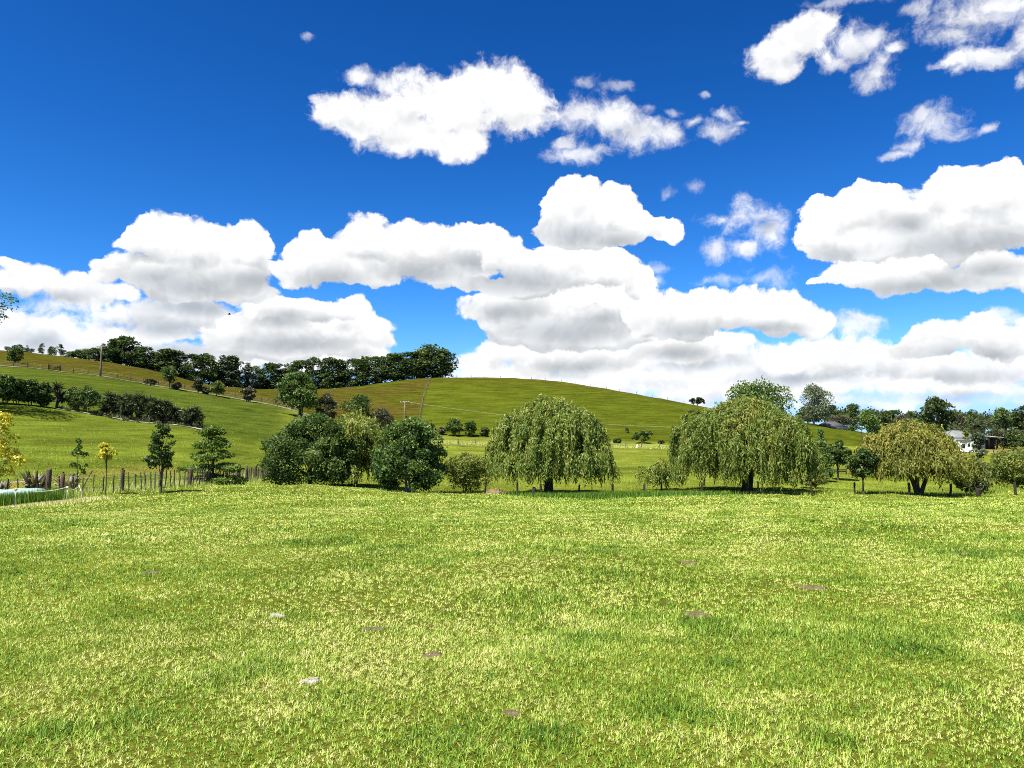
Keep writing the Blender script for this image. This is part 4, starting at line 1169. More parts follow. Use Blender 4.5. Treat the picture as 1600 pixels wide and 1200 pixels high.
# cable span from that pole across the hillside
e0 = Vector((b2.x, b2.y, b2.z + h2)); 
e1p = at(1120, 215); e1 = Vector((e1p.x, e1p.y, EYE + tan_of(1120, 668) * 215))
span = thing("power_cable", "sagging bright power cable crossing the green hillside from the pale-footed pole", "cable", e0)
for k, off in enumerate((-0.4, 0.4)):
    f = np.linspace(0, 1, 30)
    mid = tan_of(860, 655)
    q = np.array([[e0.x + (e1.x - e0.x) * t, e0.y + (e1.y - e0.y) * t + off, e0.z + (e1.z - e0.z) * t - 3.0 * 4 * t * (1 - t) * .55] for t in f]) - np.array(e0)
    q[:, 2] -= 0.04 * k
    link("strand", Buf().tube(q, np.full(30, 0.010), 5).mesh("strand", WIRE), span)
pole("power pole behind the biggest willow carrying the cable's far end", 1120, 215.5, 662, POLE, 0.2, False, 1.0, 0.2, 3)

# leaning stake by the flax
sb = at(129, 46)
st = link("leaning_stake", Buf().tube(np.array([[0, 0, -.2], [.35, 0, .55], [.72, 0, 1.25]]), [.035, .035, .03], 6).mesh("leaning_stake", WOOD_DARK), None, sb)
tag(st, "thin dark stake leaning to the right behind the batten fence", "stake")

# electric fence tape on standards, lower left
TAPE = simple_mat("white_tape", (0.62, 0.58, 0.48), (0.80, 0.76, 0.66), 3.0, 0.6, 0.2)
ORANGE = simple_mat("orange_plastic", (0.55, 0.20, 0.05), (0.62, 0.25, 0.08), 3.0, 0.5, 0.3)
tops = []
for px, Y, top, lab, mt in ((30, 35.0, 763, "orange plastic electric fence standard in front of the aqua wrapped bale", ORANGE),
                            (110, 37.5, 760, "white plastic electric fence standard below the batten fence", TAPE)):
    b0 = at(px, Y); h = EYE + tan_of(px, top) * Y - b0.z
    o = thing("electric_fence_standard", lab, "post", b0)
    link("stem", Buf().tube(np.array([[0, 0, -.15], [0, 0, h * .5], [.01, 0, h]]), [.018, .016, .014], 6).mesh("stem", TAPE), o)
    link("clip", Buf().box((-.05, -.04, h - .10), (.05, .04, h - .01)).mesh("clip", mt), o)
    link("tread", Buf().box((-.12, -.02, .07), (.02, .02, .10)).mesh("tread", TAPE), o)
    tops.append(Vector((b0.x, b0.y, b0.z + h)))
b3 = at(135, 39.5); t3 = at(128, 39.8); t3.z = EYE + tan_of(128, 758) * 39.8
o = link("electric_fence_standard", Buf().tube(np.array([[0, 0, -.1], [(t3.x - b3.x) * .5, (t3.y - b3.y) * .5, (t3.z - b3.z) * .5], list(t3 - b3)]), [.018] * 3, 6).mesh("standard", TAPE), None, b3)
tag(o, "leaning white stake ending the electric fence tape", "post")
lead = at(-60, 33.5); lead.z += 0.85
line = [lead, tops[0], tops[1], t3]
pts = []
for a, b in zip(line[:-1], line[1:]):
    for t in np.linspace(0, 1, 12):
        q = a.lerp(b, float(t)); q = Vector((q.x, q.y, q.z - 0.16 * 4 * t * (1 - t) - .03)); pts.append(q)
pts = np.array(pts); pts = pts[np.r_[True, np.linalg.norm(np.diff(pts, axis=0), axis=1) > 1e-4]]
o = link("electric_tape", Buf().tube(pts - pts[0], np.full(len(pts), 0.012), 4).mesh("electric_tape", TAPE), None, pts[0])
tag(o, "white electric fence tape strung between thin standards, lower left", "tape")

# aqua plastic-wrapped bale row behind long grass
AQUA = simple_mat("aqua_plastic", (0.17, 0.31, 0.25), (0.26, 0.40, 0.34), 1.6, 0.35, 0.5, 0.25)
bx = at(78, 39.3); rg = np.random.default_rng(9)
n = 26; s = np.linspace(0, 1, n); Lb = 6.2
rad = 0.40 * np.clip(np.minimum(1, (1 - (1 - np.minimum(s / .06, 1)) ** 2) ** .5), .08, 1) * (1 + 0.05 * np.sin(s * 31) + rg.normal(0, .02, n))
q = np.c_[-s * Lb, 0.25 * np.sin(s * 3), 0.36 + 0.03 * np.sin(s * 12)]
o = link("wrapped_bale", Buf().tube(q, rad, 18).mesh("wrapped_bale", AQUA, True), None, bx)
tag(o, "long aqua plastic-wrapped bale lying behind long grass at the left edge", "bale")

# flax clumps, each leaf its own piece
def flax(label, px, Y, hpx, wpx, n, seed):
    rg = np.random.default_rng(seed)
    root = thing("flax_clump", label, "plant", at(px, Y), 0, "flax clumps behind the batten fence")
    Lm = size_m(hpx, Y) * 1.25
    protos = []
    for k in range(5):
        b = Buf(); droop = (0.25, .5, .8, .4, 1.0)[k]
        t = np.linspace(0, 1, 6)
        x = Lm * t * (0.30 + 0.42 * droop * t); z = Lm * (t - 0.62 * droop * t ** 2.4)
        w = 0.075 * np.array([.7, 1, 1.05, .9, .6, .08])
        vs = np.concatenate([np.c_[x, w, z], np.c_[x, -w, z + .01]])
        b.add(vs, [(i, i + 1, i + 7, i + 6) for i in range(5)], (0.2, .55, .95, .75, 1.0)[k])
        protos.append(b.mesh("leaf", F_BLADE))
    R = size_m(wpx, Y) / 2
    for k in range(n):
        a = rg.uniform(0, 2 * math.pi); r = R * 0.45 * math.sqrt(rg.uniform())
        c = link("leaf", protos[rg.integers(5)], root, (math.cos(a) * r, math.sin(a) * r * .7, 0), a + rg.normal(0, .5))
        c.scale = (rg.uniform(.6, 1.15) * R / Lm / .5, 1, rg.uniform(.65, 1.1))
flax("widest flax clump with pale dead leaves behind the batten fence", 60, 45.5, 33, 50, 80, 1)
flax("smaller flax clump under the lacy sapling behind the batten fence", 112, 46, 26, 36, 56, 2)
flax("dark flax clump under the yellow tree at the left edge", 6, 43, 26, 30, 50, 3)

# planted row on the slope: round shrubs, then cabbage trees on a pale mulched strip
for k, (px, Y, top, w, Fm, lab) in enumerate([
    (-34, 103, 578, 60, F_DARK, "dark hedge shrub mostly beyond the left edge on the slope"),
    (6, 105, 583, 34, F_DARK, "leftmost dark hedge shrub in view on the slope"),
    (27, 106, 587, 34, F_MID, "second dark hedge shrub from the left on the slope"),
    (46, 107, 591, 34, F_DARK, "third dark hedge shrub from the left on the slope"),
    (65, 108, 595, 30, F_MID, "dark hedge shrub at the right end of the unbroken hedge on the slope"),
    (133, 111, 600, 56, F_MID, "large rounded shrub standing alone between cabbage trees on the slope"),
    (112, 112, 600, 16, F_DARK, "small dark shrub touching the large rounded shrub on the slope")]):
    tree("hedge_shrub", lab, "bush", px, Y, top, w, "bush", Fm, 0.0, 34, 3600, 0.30, 0.19, 130 + k, group="hedge shrubs on the slope", rad=0.06, stems=3, spread=.4, bright=0.42)

def cabbage_variant(seed, heads):
    rg = np.random.default_rng(seed)
    tb, lb = Buf(), Buf()
    for k in range(heads):
        a = rg.uniform(0, 6.28); r = 0.0 if k == 0 else rg.uniform(.3, .65)
        top = np.array([math.cos(a) * r, math.sin(a) * r, (1.9, 1.25, 0.75, 1.55)[k] * rg.uniform(.9, 1.05)])
        tb.tube(np.array([[0, 0, -.1], [top[0] * .3, top[1] * .3, .6], top]), [.10, .08, .06], 6)
        n = 130
        d = sphere_pts(n, rg); d[:, 2] = d[:, 2] * .8 + 0.15
        L = rg.uniform(.55, .95, n)
        lb.leaves(top + d * (L * .45)[:, None] + np.c_[np.zeros(n), np.zeros(n), -.22 * L * (1 - np.abs(d[:, 2]))], d + np.array([0, 0, -.25]), L, 0.11, rg, np.clip(.35 + rg.normal(0, .22, n), 0, 1))
        n = 60                                            # dead skirt hanging under the head
        d = sphere_pts(n, rg); d[:, 2] = -np.abs(d[:, 2]) - .5
        lb.leaves(top + d * np.array([.22, .22, .35]), d, .55, .1, rg, np.clip(.75 + rg.normal(0, .15, n), 0, 1))
    return lb.mesh("crown", F_CAB), tb.mesh("trunk", BARK, True)
F_CAB = foliage_mat("cabbage_tree_leaves", [(0.0, (0.026, 0.042, 0.014)), (0.55, (0.080, 0.100, 0.036)), (0.8, (0.15, 0.14, 0.06)), (1.0, (0.30, 0.25, 0.14))], 0.15, vary=0.2)
CAB = [cabbage_variant(500 + k, (2, 3, 4, 3)[k]) for k in range(4)]
ROWP = [(88, 110, 600, "lone cabbage tree between the hedge and the large rounded shrub on the slope"), (170, 113, 614), (179, 113.5, 617), (189, 113, 618), (198, 114, 617), (206, 113.5, 619), (217, 114, 616), (226, 114, 620), (235, 114.5, 622), (243, 114, 624),
        (252, 115, 626), (260, 114.5, 626), (271, 115, 640), (281, 115.5, 638), (290, 115, 640), (299, 115.5, 637), (307, 116, 638), (315, 116, 646)]
for k, it in enumerate(ROWP):
    px, Y, top = it[:3]
    lab = it[3] if len(it) > 3 else "%s cabbage tree from the left in the planted row on the slope" % ordinal(k - 1)
    cm, tm = CAB[k % 4]
    base = at(px, Y); h = EYE + tan_of(px, top) * Y - base.z
    root = thing("cabbage_tree", lab, "tree", base, k * 1.7, "cabbage trees in the planted row", (h / 2.2 * 1.05, h / 2.2 * 1.05, h / 2.2))
    link("crown", cm, root); link("trunk", tm, root)
# low planting and pale edging under the row
rg = np.random.default_rng(15); b = Buf()
for k in range(90):
    px = rg.uniform(90, 330); Y = float(np.interp(px, [90, 320], [109.5, 115.5])) + rg.normal(0, .8); q = at(px, Y)
    n = 40; d = sphere_pts(n, rg); d[:, 2] = np.abs(d[:, 2]); r = rg.uniform(.3, .75)
    b.leaves(np.array(q) + d * r * .8, d, .42, .08, rg, np.clip(.45 + rg.normal(0, .25, n), 0, 1))
tag(link("low_planting", b.mesh("low_planting", F_CAB)), "low tufted plants under the cabbage tree row", "plants", kind="stuff")
mulch = simple_mat("pale_mulch", (0.14, 0.13, 0.11), (0.40, 0.38, 0.35), 1.4, 0.95, 0.1, 0.3)
ribbon("mulch_strip", [(86, 108.6), (110, 109), (155, 110.4), (200, 111.3), (250, 112.3), (300, 113.2), (325, 113.8)], 1.1, mulch, 0.10, "pale mulched strip edging the planted row on the slope", step=0.8, rough=0.5, seed=4)

# ------------------------------------------------------------------ bare earth
SOIL = simple_mat("dry_soil", (0.085, 0.058, 0.034), (0.20, 0.145, 0.09), 5.0, 0.98, 0.05, 0.7)
def mound(name, label, px, Y, w, d, h, material, seed, cat, kind=None, group=None, lobes=0.2, rings=6, n=22):
    rg = np.random.default_rng(seed)
    c = at(px, Y) if Y is not None else spot(*px)
    th = np.arange(n) / n * 2 * math.pi
    out = rg.uniform(.78, 1.14, n) + sum(lobes / k * np.sin(k * th + rg.uniform(0, 6.28)) for k in (2, 3, 5))
    vs, qd = [], []
    for i in range(rings + 1):
        f = 1 - i / rings
        x = np.cos(th) * out * f * w / 2; y = np.sin(th) * out * f * d / 2
        z = H(c.x + x, c.y + y) - c.z + h * (1 - f ** 2) * (1 + rg.normal(0, .16, n)) + (0.012 if f < 1 else -.05)
        vs.append(np.c_[x, y, z])
    vs = np.concatenate(vs)
    for i in range(rings):
        for j in range(n):
            k = (j + 1) % n
            qd.append((i*n+j, i*n+k, (i+1)*n+k, (i+1)*n+j))
    o = link(name, Buf().add(vs, qd).mesh(name, material, True), None, c)
    return tag(o, label, cat, group, kind)
mound("earth_bank", "bare brown earth bank between the yellow-green bush and the single-trunked willow", 777, 59.5, 2.5, 1.6, 0.34, SOIL, 1, "bank")
CLAY = simple_mat("clay", (0.45, 0.30, 0.18), (0.62, 0.46, 0.30), 2.0, 0.95, 0.05, 0.3)
mound("clay_scar", "orange clay scar low on the green hill beside the boundary fence", 668, 214, 3.6, 6.0, 0.25, CLAY, 2, "bank")
DUNG = simple_mat("dried_dung", (0.060, 0.045, 0.024), (0.175, 0.140, 0.080), 22.0, 0.98, 0.05, 0.9)
DUNG_PALE = simple_mat("bleached_dung", (0.20, 0.175, 0.14), (0.46, 0.42, 0.35), 30.0, 0.98, 0.05, 0.9)
for k, (px, py, w, mt, lab) in enumerate([
    (433, 963, 0.26, DUNG_PALE, "bleached pale clod in the grass, left of centre, the farther of two"),
    (486, 1067, 0.24, DUNG_PALE, "bleached pale clod in the grass, left of centre, the nearer of two"),
    (676, 1026, 0.30, DUNG, "reddish brown bare patch of soil in the near grass left of centre"),
    (236, 896, 0.46, DUNG, "brown crumbly soil patch in the grass on the left"),
    (1078, 880, 0.50, DUNG, "pale brown soil patch right of centre, farthest of three"),
    (1270, 919, 0.56, DUNG, "dark brown soil patch on the right, between two others in depth"),
    (1087, 961, 0.46, DUNG, "brown soil patch right of centre, nearest of three"),
    (585, 985, 0.30, DUNG, "small grey-brown crumbly patch in the grass left of centre"),
    (1500, 866, 0.5, DUNG, "small dark soil patch in the far right of the near paddock"),
    (800, 1117, 0.18, DUNG, "tiny dark clod low in the middle of the near grass")]):
    mound("soil_patch", lab, (px, py), None, w * .76, w * 0.62, 0.014, mt, 20 + k, "soil patch", group="bare patches and clods in the near paddock", lobes=0.35, rings=5, n=26)

# dark plank bridge rail at the creek, right
rb = at(1290, 108)
rail = thing("plank_rail", "low dark timber rail across the creek right of the biggest willow", "rail", rb)
for z in (0.08, 0.32):
    link("plank", Buf().box((0, -.04, z), (2.7, .04, z + .16)).mesh("plank", WOOD_DARK), rail)
for x in (0.1, 1.35, 2.6):
    link("post", Buf().box((x - .07, -.13, -.4), (x + .07, -.045, .56)).mesh("post", WOOD_DARK), rail)

# ------------------------------------------------------------------ house, shed, caravan, second roof, palm
ROOF = simple_mat("roof_iron", (0.125, 0.135, 0.13), (0.18, 0.19, 0.18), 0.8, 0.55, 0.3, 0.1)
ROOF_DARK = simple_mat("dark_roof", (0.045, 0.045, 0.052), (0.085, 0.085, 0.095), 1.0, 0.7, 0.2, 0.1)
WALLM = simple_mat("weatherboard", (0.28, 0.27, 0.25), (0.36, 0.35, 0.33), 1.0, 0.7, 0.2, 0.1)
def hip_house(name, label, px0, px1, Y, eave, ridge, depth, ridge_f, roofm, wallm, drop=None):
    x0, x1 = ground_px(px0, Y), ground_px(px1, Y)
    c = (x0 + x1) / 2; w = x1 - x0
    g = float(H(c, Y))
    ze = EYE + tan_of((px0 + px1) / 2, eave) * Y - g; zr = EYE + tan_of((px0 + px1) / 2, ridge) * (Y + depth / 2) - g
    root = thing(name, label, "house", (c, Y, g))
    a = w / 2
    link("wall", Buf().box((-a + .5, .5, -1.0), (a - .5, depth - .5, ze - .02)).mesh("wall", wallm), root)
    r = a * ridge_f
    vs = [(-a, 0, ze), (a, 0, ze), (a, depth, ze), (-a, depth, ze), (-r, depth / 2, zr), (r, depth / 2, zr)]
    rf = link("roof", Buf().add(vs, [(0, 1, 5, 4), (1, 2, 5, 5), (2, 3, 4, 5), (3, 0, 4, 4), (3, 2, 1, 0)]).mesh("roof", roofm), root)
    link("ridge_cap", Buf().tube(np.array([[-r, depth / 2, zr + .05], [r, depth / 2, zr + .05]]), [.13, .13], 6).mesh("ridge_cap", roofm), rf)
    link("gutter", Buf().box((-a, -.14, ze - .14), (a, -.01, ze - .01)).mesh("gutter", WHITE), rf)
    for sx in (-1, 1):
        for sy, e in ((0, 0.0), (1, depth)):
            link("hip_cap", Buf().tube(np.array([[sx * a, e, ze + .04], [sx * r, depth / 2, zr + .04]]), [.1, .1], 5).mesh("hip_cap", roofm), rf)
    for k, fx in enumerate((-.62, -.2, .3, .66)):
        win = link("window", Buf().box((fx * a - .7, .44, ze * .32), (fx * a + .7, .49, ze * .82)).mesh("window", WHITE), root)
        link("pane", Buf().box((fx * a - .6, .40, ze * .36), (fx * a + .6, .435, ze * .78)).mesh("pane", GLASS), win)
    return root, c, g, ze
hip_house("house", "hip-roofed house with grey iron roof behind the white caravan", 1470, 1541, 246, 686, 672.5, 11.0, 0.12, ROOF, WALLM)
hip_house("house", "distant house of which only the low dark grey hip roof shows over the slope", 1282, 1326, 306, 668.5, 658.5, 9.0, 0.30, ROOF_DARK, WALLM)
# lean-to shed
sx0, sx1 = ground_px(1543, 248), ground_px(1566, 248); g = float(H(sx0, 248))
z = EYE + tan_of(1555, 683) * 248 - g
shed = thing("shed", "low open shed with a pale flat roof right of the house under the palm", "shed", (sx0, 248, g))
w = sx1 - sx0
link("roof", Buf().add([(0, -.4, z + .35), (w, -.4, z - .1), (w, 5, z), (0, 5, z + .45), (0, -.4, z + .2), (w, -.4, z - .25), (w, 5, z - .15), (0, 5, z + .3)],
     [(0, 1, 2, 3), (7, 6, 5, 4), (0, 4, 5, 1), (1, 5, 6, 2), (2, 6, 7, 3), (3, 7, 4, 0)]).mesh("roof", WHITE), shed)
for x in (.1, w / 2, w - .1):
    link("post", Buf().box((x - .08, 0, -.5), (x + .08, .16, z - .26)).mesh("post", WOOD_DARK), shed)
link("back_wall", Buf().box((0, 4.6, -.5), (w, 4.75, z - .2)).mesh("back_wall", WOOD_DARK), shed)
# caravan
cx0, cx1 = ground_px(1489.5, 222), ground_px(1521.5, 222); Lc = cx1 - cx0
g = float(H((cx0 + cx1) / 2, 222)); zt = EYE + tan_of(1505, 687) * 222 - g
car = thing("caravan", "white caravan with dark windows parked in front of the hip-roofed house", "caravan", (cx0, 222, g))
zb = 0.45; prof = [(0.25, zb), (Lc - .1, zb), (Lc, zb + .8), (Lc - .05, zt - .3), (Lc - .3, zt), (.55, zt), (.1, zt - .45), (0, zb + .9)]
n = len(prof)
vs = [(x, 0, z) for x, z in prof] + [(x, 2.2, z) for x, z in prof]
vs += [(Lc / 2, 0, (zb + zt) / 2), (Lc / 2, 2.2, (zb + zt) / 2)]
qd = [(i, (i + 1) % n, n + (i + 1) % n, n + i) for i in range(n)] + [((i + 1) % n, i, 2*n, 2*n) for i in range(n)] + [(n + i, n + (i + 1) % n, 2*n + 1, 2*n + 1) for i in range(n)]
link("body", Buf().add(vs, [q[::-1] if q[2] != q[3] else q for q in qd]).mesh("body", WHITE), car)
for xa, xb, za, zb2 in ((.30, .50, .38, .72), (.64, .74, .50, .75), (.82, .92, .50, .75)):
    f = link("window", Buf().box((Lc * xa - .06, -.03, zt * za - .06), (Lc * xb + .06, -.004, zt * zb2 + .06)).mesh("window", WIRE), car)
    link("pane", Buf().box((Lc * xa, -.05, zt * za), (Lc * xb, -.034, zt * zb2)).mesh("pane", GLASS), f)
dr = link("door", Buf().box((Lc * .16, -.03, .5), (Lc * .25, -.004, zt * .85)).mesh("door", WHITE), car)
link("handle", Buf().box((Lc * .235, -.06, zt * .45), (Lc * .245, -.034, zt * .5)).mesh("handle", WOOD_DARK), dr)
for x in (Lc * .48, Lc * .62):
    wh = link("wheel", Buf().tube(np.array([[x, .05, .32], [x, .28, .32]]), [.32, .32], 14).mesh("wheel", WOOD_DARK), car)
    link("rim", Buf().tube(np.array([[x, .02, .32], [x, .045, .32]]), [.18, .18], 10).mesh("rim", WHITE), wh)
link("drawbar", Buf().tube(np.array([[.3, 1.1, .42], [-1.3, 1.1, .42]]), [.06, .05], 6).mesh("drawbar", WOOD_DARK), car)
# golden columnar shrub against the roof
put = tree("columnar_shrub", "narrow golden-brown columnar shrub in front of the grey roof", "bush", 1507.5, 232, 668, 11, "column", F_BUSH_Y, 0.0, 40, 2600, 0.34, 0.22, 150, bright=0.55, rad=0.08)
# date palm
pb = at(1534, 262); top = EYE + tan_of(1534, 668) * 262 - pb.z
palm = thing("date_palm", "stout date palm with arching fronds right of the house", "tree", pb)
link("trunk", Buf().tube(np.array([[0, 0, -.4], [0, 0, top * .5], [.05, 0, top]]), [.55, .5, .62], 10).mesh("trunk", BARK, True), palm)
F_PALM = foliage_mat("palm_fronds", [(0.0, (0.020, 0.030, 0.012)), (0.6, (0.055, 0.068, 0.026)), (1.0, (0.15, 0.14, 0.07))], 0.15, vary=0.05)
protos = []
for k in range(4):
    rg = np.random.default_rng(600 + k); b = Buf(); Lf = size_m(25, 262); dr_ = (.2, .45, .8, 1.15)[k]
    t = np.linspace(0, 1, 22)
    x = Lf * t * (1 - .12 * dr_ * t); z = Lf * (.45 * t - (.45 + .5 * dr_) * t ** 2)
    b.tube(np.c_[x[::3], 0 * x[::3], z[::3]], np.linspace(.10, .02, len(x[::3])), 5, .6)
    for sd in (-1, 1):
        c0 = np.c_[x, np.zeros(22), z]; ln = .95 * np.sin(np.clip(t * .9 + .08, 0, 1) * math.pi) ** .6 + .1
        ax = np.c_[np.full(22, .55), np.full(22, sd * .8), np.full(22, -.1)]
        ax /= np.linalg.norm(ax, axis=1)[:, None]
        b.leaves(c0 + ax * (ln / 2)[:, None], ax, ln, .16, rg, np.clip(.45 + rg.normal(0, .25, 22), 0, 1))
    protos.append(b.mesh("frond", F_PALM))
rg = np.random.default_rng(610)
for k in range(44):
    c = link("frond", protos[k % 4], palm, (.05, 0, top - .1), k * 2.399)
    c.rotation_euler = (0, -rg.uniform(0.15, 1.15) * (1 - k % 4 / 3.6), k * 2.399)

# ------------------------------------------------------------------ cattle and bird
HIDE = simple_mat("black_hide", (0.010, 0.009, 0.008), (0.028, 0.024, 0.02), 3.0, 0.7, 0.3)
def cow(label, px, Y, L, rz):
    me = bpy.data.meshes.new("cow")
    v = [(0,0,1.05),(.55,0,1.08),(1.0,0,1.12),(1.3,0,1.05),(1.62,0,.82),(1.86,0,.52),(2.02,0,.30),          # spine, neck, head down to graze
         (-.45,0,1.10),(-.62,0,1.05),(-.70,0,.55),                                                             # rump, tail
         (-.42,.22,.78),(-.46,.24,.42),(-.38,.24,.06),(-.42,-.22,.78),(-.46,-.24,.42),(-.34,-.24,.06),         # hind legs
         (1.0,.2,.72),(1.02,.2,.40),(1.0,.2,.06),(1.0,-.2,.72),(.98,-.2,.40),(1.04,-.2,.06),(1.74,.16,.66),(1.74,-.16,.66)]
    e = [(0,1),(1,2),(2,3),(3,4),(4,5),(5,6),(0,7),(7,8),(8,9),(7,10),(10,11),(11,12),(7,13),(13,14),(14,15),(2,16),(16,17),(17,18),(2,19),(19,20),(20,21),(4,22),(4,23)]
    r = [.40,.42,.36,.24,.17,.13,.09,.34,.06,.03,.15,.085,.07,.15,.085,.07,.13,.075,.065,.13,.075,.065,.03,.03]
    me.from_pydata(v, e, [])
    me.materials.append(HIDE)
    o = link("cow", me, None, at(px, Y), rz, (L / 2.4,) * 3)
    md = o.modifiers.new("skin", "SKIN")
    for k, sv in enumerate(me.skin_vertices[0].data):
        sv.radius = (r[k], r[k]); sv.use_root = (k == 0)
    o.modifiers.new("sub", "SUBSURF").levels = 1
    o.modifiers["sub"].render_levels = 1
    return tag(o, label, "cow", "cattle on the hill")
def ensure_skin(me):
    pass
_cows = [("small black cow grazing on the green hill between the two large willows", 979, 222, 2.2, 1.15),
         ("black cow high on the hill at the left edge of the biggest willow", 1082, 285, 2.4, 2.3)]
for lab, px, Y, L, rz in _cows:
    cow(lab, px, Y, L, rz)
bd = ray_of(358, 491) * 120.0
FEATHER = simple_mat("dark_feathers", (0.012, 0.012, 0.013), (0.03, 0.028, 0.028), 8.0, 0.6, 0.3)
bird = thing("bird", "small dark bird gliding against the clouds above the ridge", "bird", (bd.x, bd.y, EYE + bd.z), 0.5)
link("body", Buf().tube(np.array([[-.28, 0, 0], [-.12, 0, .01], [.05, 0, 0], [.2, 0, .02], [.29, 0, .02]]), [.02, .07, .085, .05, .01], 8).mesh("body", FEATHER, True), bird)
for sd in (-1, 1):
    vs = [(.10, 0, .03), (.12, sd * .28, .14), (-.02, sd * .62, .10), (-.10, sd * .28, .12), (-.10, 0, .02)]
    vs2 = [(x, y, z - .02) for x, y, z in vs]
    link("wing", Buf().add(vs + vs2, [(0, 1, 3, 4), (1, 2, 3, 3), (9, 8, 6, 5), (8, 7, 6, 6), (0, 5, 6, 1), (1, 6, 7, 2), (2, 7, 8, 3), (3, 8, 9, 4)]).mesh("wing", FEATHER), bird)

# ================================================================== grass of the near paddock and the slopes
GRASS = foliage_mat("pasture_blades", [(0.0, (0.036, 0.100, 0.008)), (0.28, (0.155, 0.265, 0.022)), (0.55, (0.350, 0.440, 0.066)), (0.78, (0.56, 0.55, 0.18)), (1.0, (0.70, 0.64, 0.36))], 0.22, rough=0.55, spec=0.2, vary=0.0, tcol=(1.1, 1.15, 0.6))
def vnoise(X, Y, wl, seed):
    rg = np.random.default_rng(seed); z = 0.0
    for k in range(7):
        th = rg.uniform(0, 6.28); kk = 2 * math.pi / (wl * rg.uniform(.6, 1.5)); ph = rg.uniform(0, 6.28)
        z = z + np.sin(kk * (X * math.cos(th) + Y * math.sin(th)) + ph + 0.8 * np.sin(kk * .6 * (X * math.sin(th) - Y * math.cos(th)) + 2 * ph))
    return z / 7 ** .5 / .75          # about -1.5 .. 1.5
TUSS = [(690, 880, .45), (660, 916, .5), (410, 1040, .3), (1210, 985, .4), (455, 960, .35), (1510, 866, .7), (1440, 825, .8), (1230, 790, 1.), (1330, 815, .8),
        (560, 790, 1.), (520, 850, .7), (940, 860, .6), (830, 935, .6), (600, 860, .8), (1130, 985, .5), (850, 1150, .2), (700, 1165, .25), (190, 845, .6), (110, 815, .9), (1550, 840, .8), (980, 815, .9), (280, 830, .8), (1420, 1010, .5), (1060, 1110, .35), (330, 1060, .3), (900, 1000, .4)]
TUSS = [(spot(px, py), r) for px, py, r in TUSS]
_tr = np.random.default_rng(42)
for _k in range(46):
    _y = float(np.exp(_tr.uniform(math.log(4.5), math.log(38)))); _x = float(_tr.uniform(-.7, .7) * _y)
    TUSS.append((Vector((_x, _y, 0)), float(_tr.uniform(.10, .22) * (.6 + _y / 14))))
def blades(rng, Y0, Y1, dens, L, W, margin, segs, kmax=0.75):
    a, b = Y0 * 0.84, Y1 * 1.16                       # rings fade into each other
    n = int(dens * (kmax * (b ** 2 - a ** 2) + 2 * margin * (b - a)))
    Y = np.sqrt(rng.uniform(a ** 2, b ** 2, n))
    X = rng.uniform(-1, 1, n) * (kmax * Y + margin)
    k = rng.uniform(size=n) < np.clip((Y - a) / (Y0 * 0.32), 0, 1) * np.clip((b - Y) / (Y1 * 0.32), 0, 1)
    return X[k], Y[k]
